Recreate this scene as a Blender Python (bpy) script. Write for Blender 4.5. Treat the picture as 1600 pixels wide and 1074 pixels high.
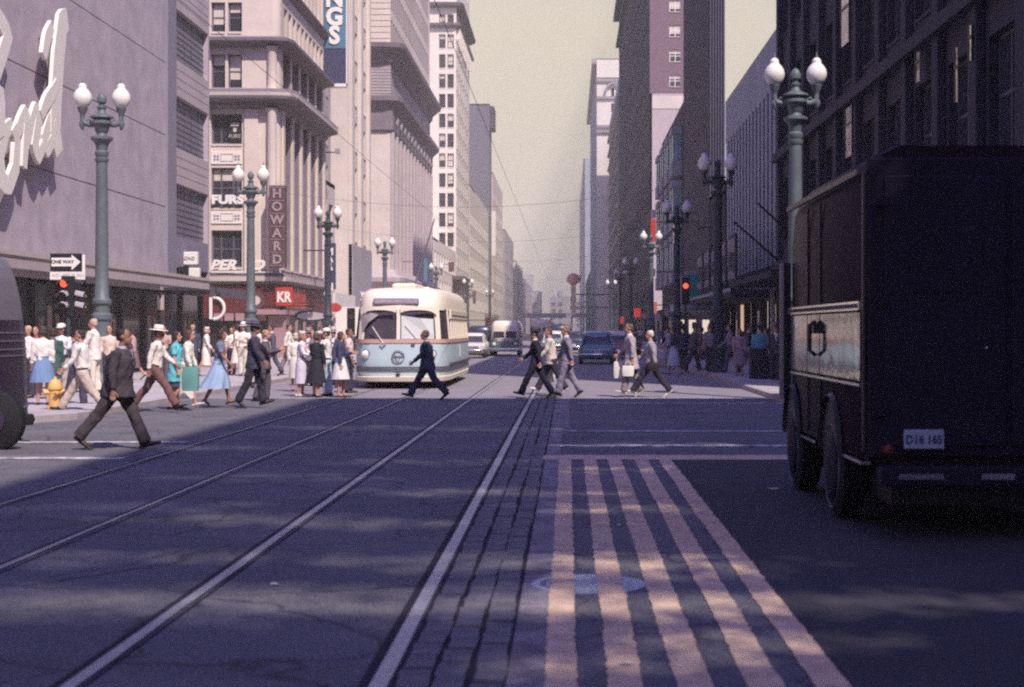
import bpy, bmesh, math, random
from mathutils import Vector, Matrix
R = math.radians
rnd = random.Random(7)
for o in list(bpy.data.objects): bpy.data.objects.remove(o)
sc = bpy.context.scene
C = sc.collection
# ------------------------------------------------------------------ camera
F, HX, HY, EYE = 2400.0, 888.0, 515.0, 1.7
cam = bpy.data.cameras.new('camera'); camo = bpy.data.objects.new('camera', cam); C.objects.link(camo)
cam.sensor_width = 36; cam.lens = F/1600*36
cam.shift_x = -(HX-800)/1600; cam.shift_y = -(537-HY)/1600
cam.clip_end = 9000; cam.clip_start = .1
camo.location = (0, 0, EYE); camo.rotation_euler = (R(90), 0, 0)
cam.dof.use_dof = True; cam.dof.focus_distance = 38; cam.dof.aperture_fstop = 2.4
sc.camera = camo
# ------------------------------------------------------------------ light
EL = 50.0
SH = Vector((-.5, .866, 0)).normalized()
sund = Vector((SH.x, SH.y, -math.tan(R(EL)))).normalized()
sun = bpy.data.lights.new('sun', 'SUN'); suno = bpy.data.objects.new('sun', sun); C.objects.link(suno)
sun.energy = 5.0; sun.angle = R(.5); sun.color = (1, .91, .82)
suno.rotation_euler = sund.to_track_quat('-Z', 'Y').to_euler(); suno.location = (20, -30, 60)
w = bpy.data.worlds.new('World'); sc.world = w; w.use_nodes = True
nt = w.node_tree; nt.nodes.clear()
def N(nt, t, **k):
    n = nt.nodes.new(t)
    for a, b in k.items(): setattr(n, a, b)
    return n
sky = N(nt, 'ShaderNodeTexSky', sky_type='NISHITA'); sky.sun_disc = False
sky.sun_elevation = R(EL); sky.sun_rotation = math.atan2(-SH.x, -SH.y)
sky.dust_density = 3; sky.air_density = 1.2
tint = N(nt, 'ShaderNodeMix', data_type='RGBA', blend_type='MULTIPLY'); tint.inputs[0].default_value = 1
tint.inputs[7].default_value = (.75, .70, 1.7, 1)
nt.links.new(sky.outputs[0], tint.inputs[6])
tc = N(nt, 'ShaderNodeTexCoord'); sep = N(nt, 'ShaderNodeSeparateXYZ'); nt.links.new(tc.outputs['Generated'], sep.inputs[0])
mr = N(nt, 'ShaderNodeMapRange'); mr.inputs[1].default_value = .19; mr.inputs[2].default_value = .36
mr.inputs[3].default_value = 1; mr.inputs[4].default_value = 0; mr.interpolation_type = 'SMOOTHSTEP'
nt.links.new(sep.outputs[2], mr.inputs[0])
mx = N(nt, 'ShaderNodeMix', data_type='RGBA'); nt.links.new(mr.outputs[0], mx.inputs[0])
nt.links.new(tint.outputs[2], mx.inputs[6]); mx.inputs[7].default_value = (7.3, 6.55, 5.3, 1)   # milky summer haze near the horizon
bg = N(nt, 'ShaderNodeBackground'); bg.inputs[1].default_value = .1
nt.links.new(mx.outputs[2], bg.inputs[0])
wo = N(nt, 'ShaderNodeOutputWorld'); nt.links.new(bg.outputs[0], wo.inputs[0])
sc.view_settings.view_transform = 'Standard'; sc.view_settings.look = 'None'
sc.view_settings.gamma = 1; sc.view_settings.use_curve_mapping = False
sc.view_settings.exposure = .2
sc.render.engine = 'CYCLES'
sc.cycles.max_bounces = 5; sc.cycles.diffuse_bounces = 3; sc.cycles.glossy_bounces = 3; sc.cycles.volume_bounces = 0
sc.cycles.transparent_max_bounces = 6; sc.cycles.use_denoising = False
sc.cycles.pixel_filter_type = 'BLACKMAN_HARRIS'; sc.cycles.filter_width = 2.2
sc.cycles.caustics_reflective = False; sc.cycles.caustics_refractive = False

# ------------------------------------------------------------------ materials
MATS = {}
def mat(name, col, rough=.75, var=.12, scale=2.0, bump=0.0, metal=0.0, spec=.4, dirt=0.0, coat=0.0, emit=None, estr=0, stretch=None, fine=None):
    if name in MATS: return MATS[name]
    m = bpy.data.materials.new(name); m.use_nodes = True; t = m.node_tree; b = t.nodes['Principled BSDF']
    b.inputs['Roughness'].default_value = rough; b.inputs['Metallic'].default_value = metal
    b.inputs['Specular IOR Level'].default_value = spec; b.inputs['Coat Weight'].default_value = coat
    col = tuple(col)+(1,)
    co = N(t, 'ShaderNodeTexCoord'); mp = N(t, 'ShaderNodeMapping'); t.links.new(co.outputs['Object'], mp.inputs[0])
    if stretch: mp.inputs['Scale'].default_value = stretch
    n1 = N(t, 'ShaderNodeTexNoise'); n1.inputs['Scale'].default_value = scale; n1.inputs['Detail'].default_value = 6; n1.inputs['Roughness'].default_value = .65
    t.links.new(mp.outputs[0], n1.inputs['Vector'])
    rp = N(t, 'ShaderNodeMapRange'); rp.inputs[1].default_value = .3; rp.inputs[2].default_value = .7
    rp.inputs[3].default_value = 1-var; rp.inputs[4].default_value = 1+var
    t.links.new(n1.outputs[0], rp.inputs[0])
    mu = N(t, 'ShaderNodeMix', data_type='RGBA', blend_type='MULTIPLY'); mu.inputs[0].default_value = 1
    mu.inputs[6].default_value = col; t.links.new(rp.outputs[0], mu.inputs[7])
    out = mu.outputs[2]
    if dirt:
        n2 = N(t, 'ShaderNodeTexNoise'); n2.inputs['Scale'].default_value = scale*.35; n2.inputs['Detail'].default_value = 8
        mp2 = N(t, 'ShaderNodeMapping'); mp2.inputs['Scale'].default_value = (1, 1, .25); t.links.new(co.outputs['Object'], mp2.inputs[0])
        t.links.new(mp2.outputs[0], n2.inputs['Vector'])
        r2 = N(t, 'ShaderNodeMapRange'); r2.inputs[1].default_value = .48; r2.inputs[2].default_value = .72; r2.inputs[3].default_value = 0; r2.inputs[4].default_value = dirt
        t.links.new(n2.outputs[0], r2.inputs[0])
        m2 = N(t, 'ShaderNodeMix', data_type='RGBA'); t.links.new(r2.outputs[0], m2.inputs[0]); t.links.new(out, m2.inputs[6])
        m2.inputs[7].default_value = (col[0]*.35, col[1]*.33, col[2]*.36, 1); out = m2.outputs[2]
    t.links.new(out, b.inputs['Base Color'])
    if bump:
        n3 = N(t, 'ShaderNodeTexNoise'); n3.inputs['Scale'].default_value = fine or scale*8; n3.inputs['Detail'].default_value = 4
        t.links.new(mp.outputs[0], n3.inputs['Vector'])
        bp = N(t, 'ShaderNodeBump'); bp.inputs['Strength'].default_value = bump; bp.inputs['Distance'].default_value = .02
        t.links.new(n3.outputs[0], bp.inputs['Height']); t.links.new(bp.outputs[0], b.inputs['Normal'])
    if emit:
        b.inputs['Emission Color'].default_value = tuple(emit)+(1,); b.inputs['Emission Strength'].default_value = estr
    MATS[name] = m; return m
def road_mat():
    m = mat('asphalt', (.125, .118, .13), .8, .22, .6, 0, spec=.35)
    t = m.node_tree; b = t.nodes['Principled BSDF']; co = N(t, 'ShaderNodeTexCoord')
    src = b.inputs['Base Color'].links[0].from_socket
    g = N(t, 'ShaderNodeTexNoise'); g.inputs['Scale'].default_value = 55; g.inputs['Detail'].default_value = 3
    t.links.new(co.outputs['Object'], g.inputs['Vector'])
    gr = N(t, 'ShaderNodeMapRange'); gr.inputs[1].default_value = .35; gr.inputs[2].default_value = .65; gr.inputs[3].default_value = .55; gr.inputs[4].default_value = 1.5
    t.links.new(g.outputs[0], gr.inputs[0])
    m1 = N(t, 'ShaderNodeMix', data_type='RGBA', blend_type='MULTIPLY'); m1.inputs[0].default_value = 1
    t.links.new(src, m1.inputs[6]); t.links.new(gr.outputs[0], m1.inputs[7])
    # worn, dusty patches and old tar repairs
    mp = N(t, 'ShaderNodeMapping'); mp.inputs['Scale'].default_value = (.32, .55, 1); t.links.new(co.outputs['Object'], mp.inputs[0])
    p = N(t, 'ShaderNodeTexNoise'); p.inputs['Scale'].default_value = 1.0; p.inputs['Detail'].default_value = 7; p.inputs['Roughness'].default_value = .6
    t.links.new(mp.outputs[0], p.inputs['Vector'])
    pr = N(t, 'ShaderNodeMapRange'); pr.inputs[1].default_value = .5; pr.inputs[2].default_value = .68; pr.inputs[3].default_value = 0; pr.inputs[4].default_value = .5
    t.links.new(p.outputs[0], pr.inputs[0])
    m2 = N(t, 'ShaderNodeMix', data_type='RGBA'); t.links.new(pr.outputs[0], m2.inputs[0]); t.links.new(m1.outputs[2], m2.inputs[6]); m2.inputs[7].default_value = (.20, .18, .195, 1)
    v = N(t, 'ShaderNodeTexVoronoi', feature='DISTANCE_TO_EDGE'); v.inputs['Scale'].default_value = .55
    n4 = N(t, 'ShaderNodeTexNoise'); n4.inputs['Scale'].default_value = 1.5; n4.inputs['Detail'].default_value = 5
    t.links.new(co.outputs['Object'], n4.inputs['Vector'])
    vm = N(t, 'ShaderNodeVectorMath', operation='MULTIPLY_ADD'); vm.inputs[1].default_value = (.9, .9, 0); t.links.new(n4.outputs[1], vm.inputs[0]); t.links.new(co.outputs['Object'], vm.inputs[2])
    t.links.new(vm.outputs[0], v.inputs['Vector'])
    vr = N(t, 'ShaderNodeMapRange'); vr.inputs[1].default_value = 0; vr.inputs[2].default_value = .016; vr.inputs[3].default_value = .4; vr.inputs[4].default_value = 1
    t.links.new(v.outputs[0], vr.inputs[0])
    m3 = N(t, 'ShaderNodeMix', data_type='RGBA', blend_type='MULTIPLY'); m3.inputs[0].default_value = 1; t.links.new(m2.outputs[2], m3.inputs[6]); t.links.new(vr.outputs[0], m3.inputs[7])
    t.links.new(m3.outputs[2], b.inputs['Base Color'])
    bp = N(t, 'ShaderNodeBump'); bp.inputs['Strength'].default_value = .5; bp.inputs['Distance'].default_value = .01
    t.links.new(g.outputs[0], bp.inputs['Height']); t.links.new(bp.outputs[0], b.inputs['Normal'])
    return m
def worn_mat(name, col, under, lo=.42, hi=.6, scale=3, amt=.8):
    m = mat(name, col, .8, .14, 4, .3, fine=50)
    t = m.node_tree; b = t.nodes['Principled BSDF']; src = b.inputs['Base Color'].links[0].from_socket
    co = N(t, 'ShaderNodeTexCoord'); g = N(t, 'ShaderNodeTexNoise'); g.inputs['Scale'].default_value = scale; g.inputs['Detail'].default_value = 10; g.inputs['Roughness'].default_value = .78
    t.links.new(co.outputs['Object'], g.inputs['Vector'])
    r = N(t, 'ShaderNodeMapRange'); r.inputs[1].default_value = lo; r.inputs[2].default_value = hi; r.inputs[3].default_value = amt; r.inputs[4].default_value = 0
    t.links.new(g.outputs[0], r.inputs[0])
    x = N(t, 'ShaderNodeMix', data_type='RGBA'); t.links.new(r.outputs[0], x.inputs[0]); t.links.new(src, x.inputs[6]); x.inputs[7].default_value = tuple(under)+(1,)
    t.links.new(x.outputs[2], b.inputs['Base Color']); return m
def brick_mat(name, c1, c2, mortar, scale=4.0):
    m = mat(name, c1, .85, .1, 2)
    t = m.node_tree; b = t.nodes['Principled BSDF']; co = N(t, 'ShaderNodeTexCoord')
    sp = N(t, 'ShaderNodeSeparateXYZ'); t.links.new(co.outputs['Object'], sp.inputs[0])
    ad = N(t, 'ShaderNodeMath', operation='ADD'); t.links.new(sp.outputs[0], ad.inputs[0]); t.links.new(sp.outputs[1], ad.inputs[1])
    cb = N(t, 'ShaderNodeCombineXYZ'); t.links.new(ad.outputs[0], cb.inputs[0]); t.links.new(sp.outputs[2], cb.inputs[1])
    k = N(t, 'ShaderNodeTexBrick'); k.inputs['Scale'].default_value = scale; k.inputs['Color1'].default_value = tuple(c1)+(1,); k.inputs['Color2'].default_value = tuple(c2)+(1,)
    k.inputs['Mortar'].default_value = tuple(mortar)+(1,); k.inputs['Mortar Size'].default_value = .015
    t.links.new(cb.outputs[0], k.inputs['Vector']); t.links.new(k.outputs[0], b.inputs['Base Color']); return m

M_ROAD = road_mat()
M_CONC = mat('sidewalk_concrete', (.44, .39, .40), .85, .12, 1.2, .3, dirt=.4, fine=30)
M_KERB = mat('kerb_stone', (.40, .34, .34), .8, .15, 3, .3)
M_MARG = worn_mat('track_concrete', (.32, .28, .30), (.10, .08, .095), scale=2.2)
M_SETT = mat('granite_sett', (.14, .13, .15), .7, .3, 5, .5, fine=40)
M_JOINT = mat('dark_joint', (.022, .018, .03), .95, .2, 6)
M_RAIL = mat('rail_steel', (.38, .37, .39), .42, .18, 7, .2, metal=.35, spec=.5)
M_YEL = worn_mat('traffic_yellow', (.68, .485, .335), (.2, .16, .15), .38, .50, 3.0, .6)
M_WHT = worn_mat('road_white', (.75, .70, .70), (.12, .10, .11), .42, .6, 4, .85)
M_IRON = mat('cast_iron', (.50, .54, .62), .4, .35, 18, .4, metal=.6)
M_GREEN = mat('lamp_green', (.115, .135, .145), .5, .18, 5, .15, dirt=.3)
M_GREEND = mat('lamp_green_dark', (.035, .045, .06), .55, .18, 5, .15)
M_OPAL = mat('opal_glass', (.80, .76, .68), .18, .05, 3, spec=.6)
M_CREAM = mat('cream_terracotta', (.66, .55, .46), .7, .08, .8, .1, dirt=.35)
M_CREAM2 = mat('pale_limestone', (.64, .55, .48), .8, .1, .6, .1, dirt=.3)
M_WHITE = mat('white_terracotta', (.78, .70, .60), .6, .05, .5, dirt=.15)
M_GRST = mat('grey_stone', (.36, .32, .33), .85, .12, .7, .15, dirt=.4)
M_PINK = mat('pink_grey_stone', (.45, .38, .42), .8, .16, 1.2, .35, fine=14, dirt=.3)
M_PIER = mat('pier_stone', (.24, .21, .27), .75, .08, 1)
M_SPAN = mat('spandrel_stone', (.47, .39, .39), .75, .08, 1.5, dirt=.2)
M_GLBLK = mat('reeded_glass', (.16, .15, .20), .35, .1, 3)
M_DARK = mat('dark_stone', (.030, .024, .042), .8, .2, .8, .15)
M_DARK2 = mat('dark_brick', (.030, .024, .038), .85, .2, .8)  # one even near-black tone
M_SLATE = mat('fluted_stone', (.36, .37, .42), .75, .1, .8, dirt=.25)
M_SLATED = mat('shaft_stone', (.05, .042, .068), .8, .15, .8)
M_MAROON = mat('maroon_enamel', (.12, .022, .028), .4, .15, 2)
M_PINKP = mat('pink_granite', (.36, .22, .23), .5, .2, 9)
M_SOOTSHADE = mat('sooty_shaded_stone', (.20, .165, .185), .85, .15, 1.2, .1)  # soot tone deepened to stand in for shade under cornices and in reveals
M_GLASS = mat('window_glass', (.035, .035, .05), .08, .3, 1.2, spec=.8)
M_GLASSD = mat('dull_glass', (.04, .035, .055), .25, .3, 1.2, spec=.5)
M_BLIND = mat('window_blind', (.60, .52, .44), .8, .1, 2)
M_FRAME = mat('window_frame', (.10, .085, .11), .6, .1, 3)
M_FRAMEW = mat('pale_frame', (.5, .42, .38), .6, .1, 3)
M_BLACK = mat('black_paint', (.014, .012, .018), .45, .2, 3)
M_CHROME = mat('chrome', (.75, .73, .74), .15, .1, 8, metal=1)
M_RUB = mat('tyre_rubber', (.008, .007, .011), .8, .2, 10)
M_LETW = mat('white_enamel', (.82, .76, .68), .45, .04, 3)
M_LETP = mat('pale_pink_letter', (.62, .46, .44), .5, .05, 3)
M_BLUE = mat('blue_sign_enamel', (.075, .19, .27), .5, .1, 1.5, dirt=.3)
M_NAVYS = mat('navy_sign_enamel', (.045, .045, .10), .5, .1, 1.5)
M_RED = mat('red_enamel', (.45, .05, .035), .4, .12, 3)
M_BROWN = mat('brown_sign', (.10, .055, .06), .5, .1, 3)
M_TEAL = mat('teal_sign', (.05, .26, .22), .5, .1, 3)
M_YELP = mat('hydrant_yellow', (.72, .42, .14), .5, .12, 8)
M_CONCD = mat('flat_roof', (.12, .10, .11), .9, .2, 1)

# ------------------------------------------------------------------ mesh helpers
class MB:
    def __init__(s): s.v = []; s.f = []; s.mi = []; s.m = []
    def mat(s, m):
        if m not in s.m: s.m.append(m)
        return s.m.index(m)
    def add(s, vs, fs, m=None, T=None):
        k = len(s.v); i = s.mat(m) if m else 0
        for p in vs: s.v.append(tuple(T @ Vector(p)) if T else tuple(p))
        for f in fs: s.f.append(tuple(a+k for a in f)); s.mi.append(i)
        return s
    def box(s, x0, x1, y0, y1, z0, z1, m=None, T=None):
        vs = [(x, y, z) for z in (z0, z1) for y in (y0, y1) for x in (x0, x1)]
        return s.add(vs, [(0, 2, 3, 1), (4, 5, 7, 6), (0, 1, 5, 4), (1, 3, 7, 5), (3, 2, 6, 7), (2, 0, 4, 6)], m, T)
    def quad(s, a, b, c, d, m=None, T=None): return s.add([a, b, c, d], [(0, 1, 2, 3)], m, T)
    def lathe(s, prof, n=20, m=None, T=None, a0=0, sq=None):
        vs = []; fs = []
        for (r, z) in prof:
            for i in range(n):
                a = 2*math.pi*i/n+a0; vs.append((r*math.cos(a), r*math.sin(a), z))
        for j in range(len(prof)-1):
            for i in range(n):
                k = (i+1) % n; fs.append((j*n+i, j*n+k, (j+1)*n+k, (j+1)*n+i))
        fs.append(tuple(reversed(range(n)))); fs.append(tuple((len(prof)-1)*n+i for i in range(n)))
        return s.add(vs, fs, m, T)
    def tube(s, pts, r, n=8, m=None, T=None):
        pts = [Vector(p) for p in pts]; rs = r if isinstance(r, (list, tuple)) else [r]*len(pts)
        t0 = (pts[1]-pts[0]).normalized(); up = Vector((0, 0, 1)) if abs(t0.z) < .9 else Vector((0, 1, 0))
        sd = t0.cross(up).normalized(); vs = []; fs = []
        for i, p in enumerate(pts):
            a = pts[max(i-1, 0)]; b = pts[min(i+1, len(pts)-1)]; t = (b-a).normalized()
            sd = (sd-t*sd.dot(t)).normalized(); fr = t.cross(sd)
            q = rs[i]; qa, qb = q if isinstance(q, (list, tuple)) else (q, q)
            for k in range(n):
                an = 2*math.pi*k/n; vs.append(p+sd*qa*math.cos(an)+fr*qb*math.sin(an))
        L = len(pts)
        for j in range(L-1):
            for i in range(n):
                k = (i+1) % n; fs.append((j*n+i, j*n+k, (j+1)*n+k, (j+1)*n+i))
        fs.append(tuple(reversed(range(n)))); fs.append(tuple((L-1)*n+i for i in range(n)))
        return s.add(vs, fs, m, T)
    def loft(s, rings, m=None, T=None, closed=True):
        n = len(rings[0]); vs = [p for r in rings for p in r]; fs = []
        for j in range(len(rings)-1):
            for i in range(n):
                k = (i+1) % n; fs.append((j*n+i, j*n+k, (j+1)*n+k, (j+1)*n+i))
        if closed: fs.append(tuple(reversed(range(n)))); fs.append(tuple((len(rings)-1)*n+i for i in range(n)))
        return s.add(vs, fs, m, T)
    def ball(s, c, r, m=None, n=12, T=None):
        rx, ry, rz = r if isinstance(r, (list, tuple)) else (r, r, r)
        rings = []
        for j in range(1, n//2):
            a = math.pi*j/(n//2)-math.pi/2
            rings.append([(c[0]+rx*math.cos(a)*math.cos(2*math.pi*i/n), c[1]+ry*math.cos(a)*math.sin(2*math.pi*i/n), c[2]+rz*math.sin(a)) for i in range(n)])
        return s.loft(rings, m, T)
    def prism(s, pts, y0, y1, m=None, T=None):           # polygon in x,z extruded along y
        n = len(pts); vs = [(x, y0, z) for x, z in pts]+[(x, y1, z) for x, z in pts]
        fs = [tuple(range(n)), tuple(reversed(range(n, 2*n)))]+[(i, n+i, n+(i+1) % n, (i+1) % n) for i in range(n)]
        return s.add(vs, fs, m, T)
    def mesh(s, name='mesh', smooth=0):
        me = bpy.data.meshes.new(name); me.from_pydata(s.v, [], s.f)
        for m in s.m: me.materials.append(m)
        me.polygons.foreach_set('material_index', s.mi)
        bm = bmesh.new(); bm.from_mesh(me); bmesh.ops.recalc_face_normals(bm, faces=bm.faces); bm.to_mesh(me); bm.free()
        if smooth:
            me.polygons.foreach_set('use_smooth', [True]*len(me.polygons))
            if smooth < 180: me.set_sharp_from_angle(angle=R(smooth))
        me.update(); return me
    def obj(s, name, parent=None, smooth=0, loc=None, bevel=0):
        return link(name, s.mesh(name, smooth), parent, loc, bevel=bevel)
def link(name, data, parent=None, loc=None, rotz=0, bevel=0):
    o = bpy.data.objects.new(name, data); C.objects.link(o)
    if parent: o.parent = parent
    if loc is not None: o.location = loc
    if rotz: o.rotation_euler[2] = rotz
    if bevel:
        b = o.modifiers.new('bevel', 'BEVEL'); b.width = bevel; b.segments = 2; b.limit_method = 'ANGLE'; b.harden_normals = False
    return o
def tag(o, label=None, cat=None, group=None, kind=None):
    if label: o['label'] = label
    if cat: o['category'] = cat
    if group: o['group'] = group
    if kind: o['kind'] = kind
    return o
def thing(name, label, cat, loc=(0, 0, 0), rotz=0, group=None):
    return tag(link(name, None, None, loc, rotz), label, cat, group)
def struct(o): o['kind'] = 'structure'; return o
def copy_tree(o, parent=None):
    c = o.copy(); C.objects.link(c); c.parent = parent
    for ch in list(o.children): copy_tree(ch, c)
    return c
def T3(x=0, y=0, z=0, rz=0, rx=0, ry=0, s=1):
    return Matrix.Translation((x, y, z)) @ Matrix.Rotation(rz, 4, 'Z') @ Matrix.Rotation(ry, 4, 'Y') @ Matrix.Rotation(rx, 4, 'X') @ Matrix.Scale(s, 4)
def G(px, py, z=0):
    Y = F*(EYE-z)/(py-HY); return Vector(((px-HX)*Y/F, Y, z))
def P(px, py, Y): return Vector(((px-HX)*Y/F, Y, EYE+(HY-py)*Y/F))
TXT = {}
WS = bpy.data.scenes.new('workshop')                    # scratch scene, removed at the end
def bake(o):
    with bpy.context.temp_override(scene=WS, view_layer=WS.view_layers[0]):
        dg = bpy.context.evaluated_depsgraph_get(); dg.update()
        return bpy.data.meshes.new_from_object(o.evaluated_get(dg))
def text_mesh(s, size, extr, m, bold=.0, shear=0, spacing=1):
    k = (s, size, extr, m.name, bold, shear)
    if k in TXT: return TXT[k]
    cu = bpy.data.curves.new('lettering', 'FONT'); cu.body = s; cu.size = size; cu.extrude = extr; cu.offset = bold; cu.shear = shear
    cu.align_x = 'CENTER'; cu.align_y = 'CENTER'; cu.resolution_u = 3; cu.space_character = spacing
    o = bpy.data.objects.new('tmp', cu); WS.collection.objects.link(o)
    me = bake(o); bpy.data.objects.remove(o); bpy.data.curves.remove(cu)
    me.materials.clear(); me.materials.append(m)
    me.transform(Matrix.Rotation(R(90), 4, 'X')); me.name = 'lettering'; TXT[k] = me; return me
def text(s, size, loc, parent, m=None, rotz=0, extr=.02, name='lettering', bold=0, shear=0, spacing=1, sx=1):
    o = link(name, text_mesh(s, size, extr, m or M_LETW, bold, shear, spacing), parent, loc, rotz); o.scale = (sx, 1, 1); return o
# ------------------------------------------------------------------ ground, road, track
KL, KR, BL, BR = -9.4, 5.15, -16.5, 10.5
def sheet(name, rects, z, m, parent=None):
    b = MB()
    for x0, x1, y0, y1 in rects: b.quad((x0, y0, z), (x1, y0, z), (x1, y1, z), (x0, y1, z), m)
    return b.obj(name, parent)
M_GROUND = mat('far_ground', (.20, .17, .18), .9, .2, .05)
struct(sheet('ground', [(-1700, 1700, -300, 2100)], -.03, M_GROUND))
struct(sheet('road', [(KL-.3, KR+.3, -80, 1500)], -.004, M_ROAD))
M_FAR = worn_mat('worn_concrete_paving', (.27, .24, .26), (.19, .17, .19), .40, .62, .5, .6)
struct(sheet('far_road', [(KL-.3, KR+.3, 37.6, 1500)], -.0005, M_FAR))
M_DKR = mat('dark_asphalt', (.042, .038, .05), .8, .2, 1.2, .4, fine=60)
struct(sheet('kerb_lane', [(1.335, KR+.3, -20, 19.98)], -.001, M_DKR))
struct(sheet('cross_street', [(-140, KL-.3, 11, 27.3), (KR+.3, 140, 11, 27.3)], -.006, M_ROAD))
def sidewalk(side):
    kx = KL if side < 0 else KR; ex = -140 if side < 0 else 140; r = 2.6
    for y0, y1 in ((27, 1500), (-80, 11.3)):
        pts = []
        if y0 > 0:
            for i in range(9):
                a = i/8*math.pi/2; pts.append((kx+side*(r-r*math.cos(a)), y0+r-r*math.sin(a)))
            pts = [(kx, y1)]+pts+[(ex, y0), (ex, y1)]
        else:
            for i in range(9):
                a = i/8*math.pi/2; pts.append((kx+side*(r-r*math.cos(a)), y1-r+r*math.sin(a)))
            pts = [(kx, y0)]+pts+[(ex, y1), (ex, y0)]
        b = MB(); n = len(pts)
        b.add([(x, y, .125) for x, y in pts], [tuple(range(n))], M_CONC)
        so = struct(b.obj('sidewalk'))
        k = MB(); m = len(pts)-2                       # kerb stones follow the same line
        def off(i):
            a = Vector(pts[max(i-1, 0)]); c = Vector(pts[min(i+1, m-1)]); t = (c-a).normalized(); nn = Vector((-t.y, t.x))
            if nn.x*side > 0: nn = -nn
            if i == m-1: nn = Vector((0, -1 if y0 > 0 else 1))
            return Vector(pts[i])+nn*.16
        line = [Vector(p) for p in pts[:m]]+[Vector((ex, pts[m-1][1]))]
        outer = [off(i) for i in range(m)]+[Vector((ex, off(m-1).y))]
        for i in range(len(line)-1):
            a, c, d, e = line[i], line[i+1], outer[i+1], outer[i]
            k.add([(a.x, a.y, .129), (c.x, c.y, .129), (d.x, d.y, .118), (e.x, e.y, .118), (d.x, d.y, -.02), (e.x, e.y, -.02)], [(0, 1, 2, 3), (3, 2, 4, 5)], M_KERB)
        struct(k.obj('kerb'))
sidewalk(-1); sidewalk(1)
# track bed: concrete margins, running rails, sett rows
RA, RB, RC, RD = -.905, -2.37, -4.03, -5.49
Y0, Y1 = 1.5, 420
bed = struct(link('track_bed', None))
sheet('concrete_margin', [(-.30, -.105, Y0, 60), (-.105, .03, 26.4, 60)], .001, M_MARG, bed)
sheet('groove', [(x-.10, x-.045, Y0, Y1) for x in (RA, RB, RC, RD)]+[(x+.052, x+.07, Y0, 90) for x in (RA, RB, RC, RD)], .0008, M_JOINT, bed)
for i, x in enumerate((RA, RB, RC, RD)):
    b = MB(); wd = (.046, .04, .028, .028)[i]
    n = 60; prev = None
    for j in range(n+1):
        y = Y0+(Y1-Y0)*(j/n)**2.6; wob = .006*math.sin(y*1.7+i)+.004*math.sin(y*4.1)
        cur = (x-.044+wob*.3, x-.044+wd*2-.01+wob, y)
        if prev: b.quad((prev[0], prev[2], .006), (prev[1], prev[2], .006), (cur[1], cur[2], .006), (cur[0], cur[2], .006), M_RAIL)
        prev = cur
    b.obj('rail', bed)
# three rows of granite setts beside the near rail, each sett a piece
setts = []
for q in range(5):
    b = MB(); l = .285; wq = .148; j = lambda: rnd.uniform(-.008, .008)
    top = [(-wq/2+j(), -l/2+j(), .010), (wq/2+j(), -l/2+j(), .012), (wq/2+j(), l/2+j(), .010), (-wq/2+j(), l/2+j(), .012)]
    bot = [(x*1.03, y*1.02, -.02) for x, y, z in top]
    b.add(top+bot, [(0, 1, 2, 3), (0, 4, 5, 1), (1, 5, 6, 2), (2, 6, 7, 3), (3, 7, 4, 0)], M_SETT)
    setts.append(b.mesh('sett'))
sheet('sett_joint', [(-.835, -.30, Y0, 40)], .0006, M_JOINT, bed)
k = 0; y = 6.0
while k < 297:
    for c, x in enumerate((-.745, -.568, -.395)):
        w_ = (.0, .02, -.02)[c]*math.sin(y*.7)*.4
        o = link('sett', setts[k % 5], bed, (x+w_+rnd.uniform(-.006, .006), y+(.15 if c == 1 else 0)+rnd.uniform(-.012, .012), rnd.uniform(-.004, .003))); k += 1
        o.rotation_euler = (rnd.uniform(-.01, .01), rnd.uniform(-.015, .015), rnd.uniform(-.03, .03))
    y += .305
# the farther rows, past the limit, in one part
b = MB()
while y < 39:
    for x in (-.745, -.568, -.395): b.box(x-.075, x+.075, y-.14, y+.14, -.02, .009, M_SETT)
    y += .305
tag(b.obj('distant_setts', bed), kind='stuff')
# painted markings
mk = struct(link('lane_markings', None))
for x0, x1 in ((-.118, .04), (.195, .362), (.515, .69), (.858, 1.03), (1.175, 1.34)):
    b = MB(); n = 200; pr = None; ck_ = random.Random(int(x0*100))
    for i in range(n+1):
        yy = 4+(20.0-4)*i/n; jx = .004*math.sin(yy*1.3+x0*9)+.002*math.sin(yy*5+x0*3); cur = (x0+jx+ck_.gauss(0, .004), x1+jx*.7+ck_.gauss(0, .004), yy)
        if pr: b.quad((pr[0], pr[2], .004), (pr[1], pr[2], .004), (cur[1], cur[2], .004), (cur[0], cur[2], .004), M_YEL)
        pr = cur
    b.obj('yellow_stripe', mk)
sheet('yellow_crossbar', [(-.42, KR-.05, 20.0, 20.75)], .0045, M_YEL, mk)
sheet('crosswalk_line', [(-.12, KR-.1, 22.3, 22.62), (.0, KR-.1, 25.5, 25.78), (KL+.2, -5.75, 23.0, 23.28), (KL-6, -5.85, 20.1, 20.4), (-.2, KR-.1, 37.6, 38.15)], .004, M_WHT, mk)
sheet('crosswalk_line', [(-3.2, -.2, 37.7, 37.95), (.2, KR-.2, 35.2, 35.45)], .004, M_WHT, mk)
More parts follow.
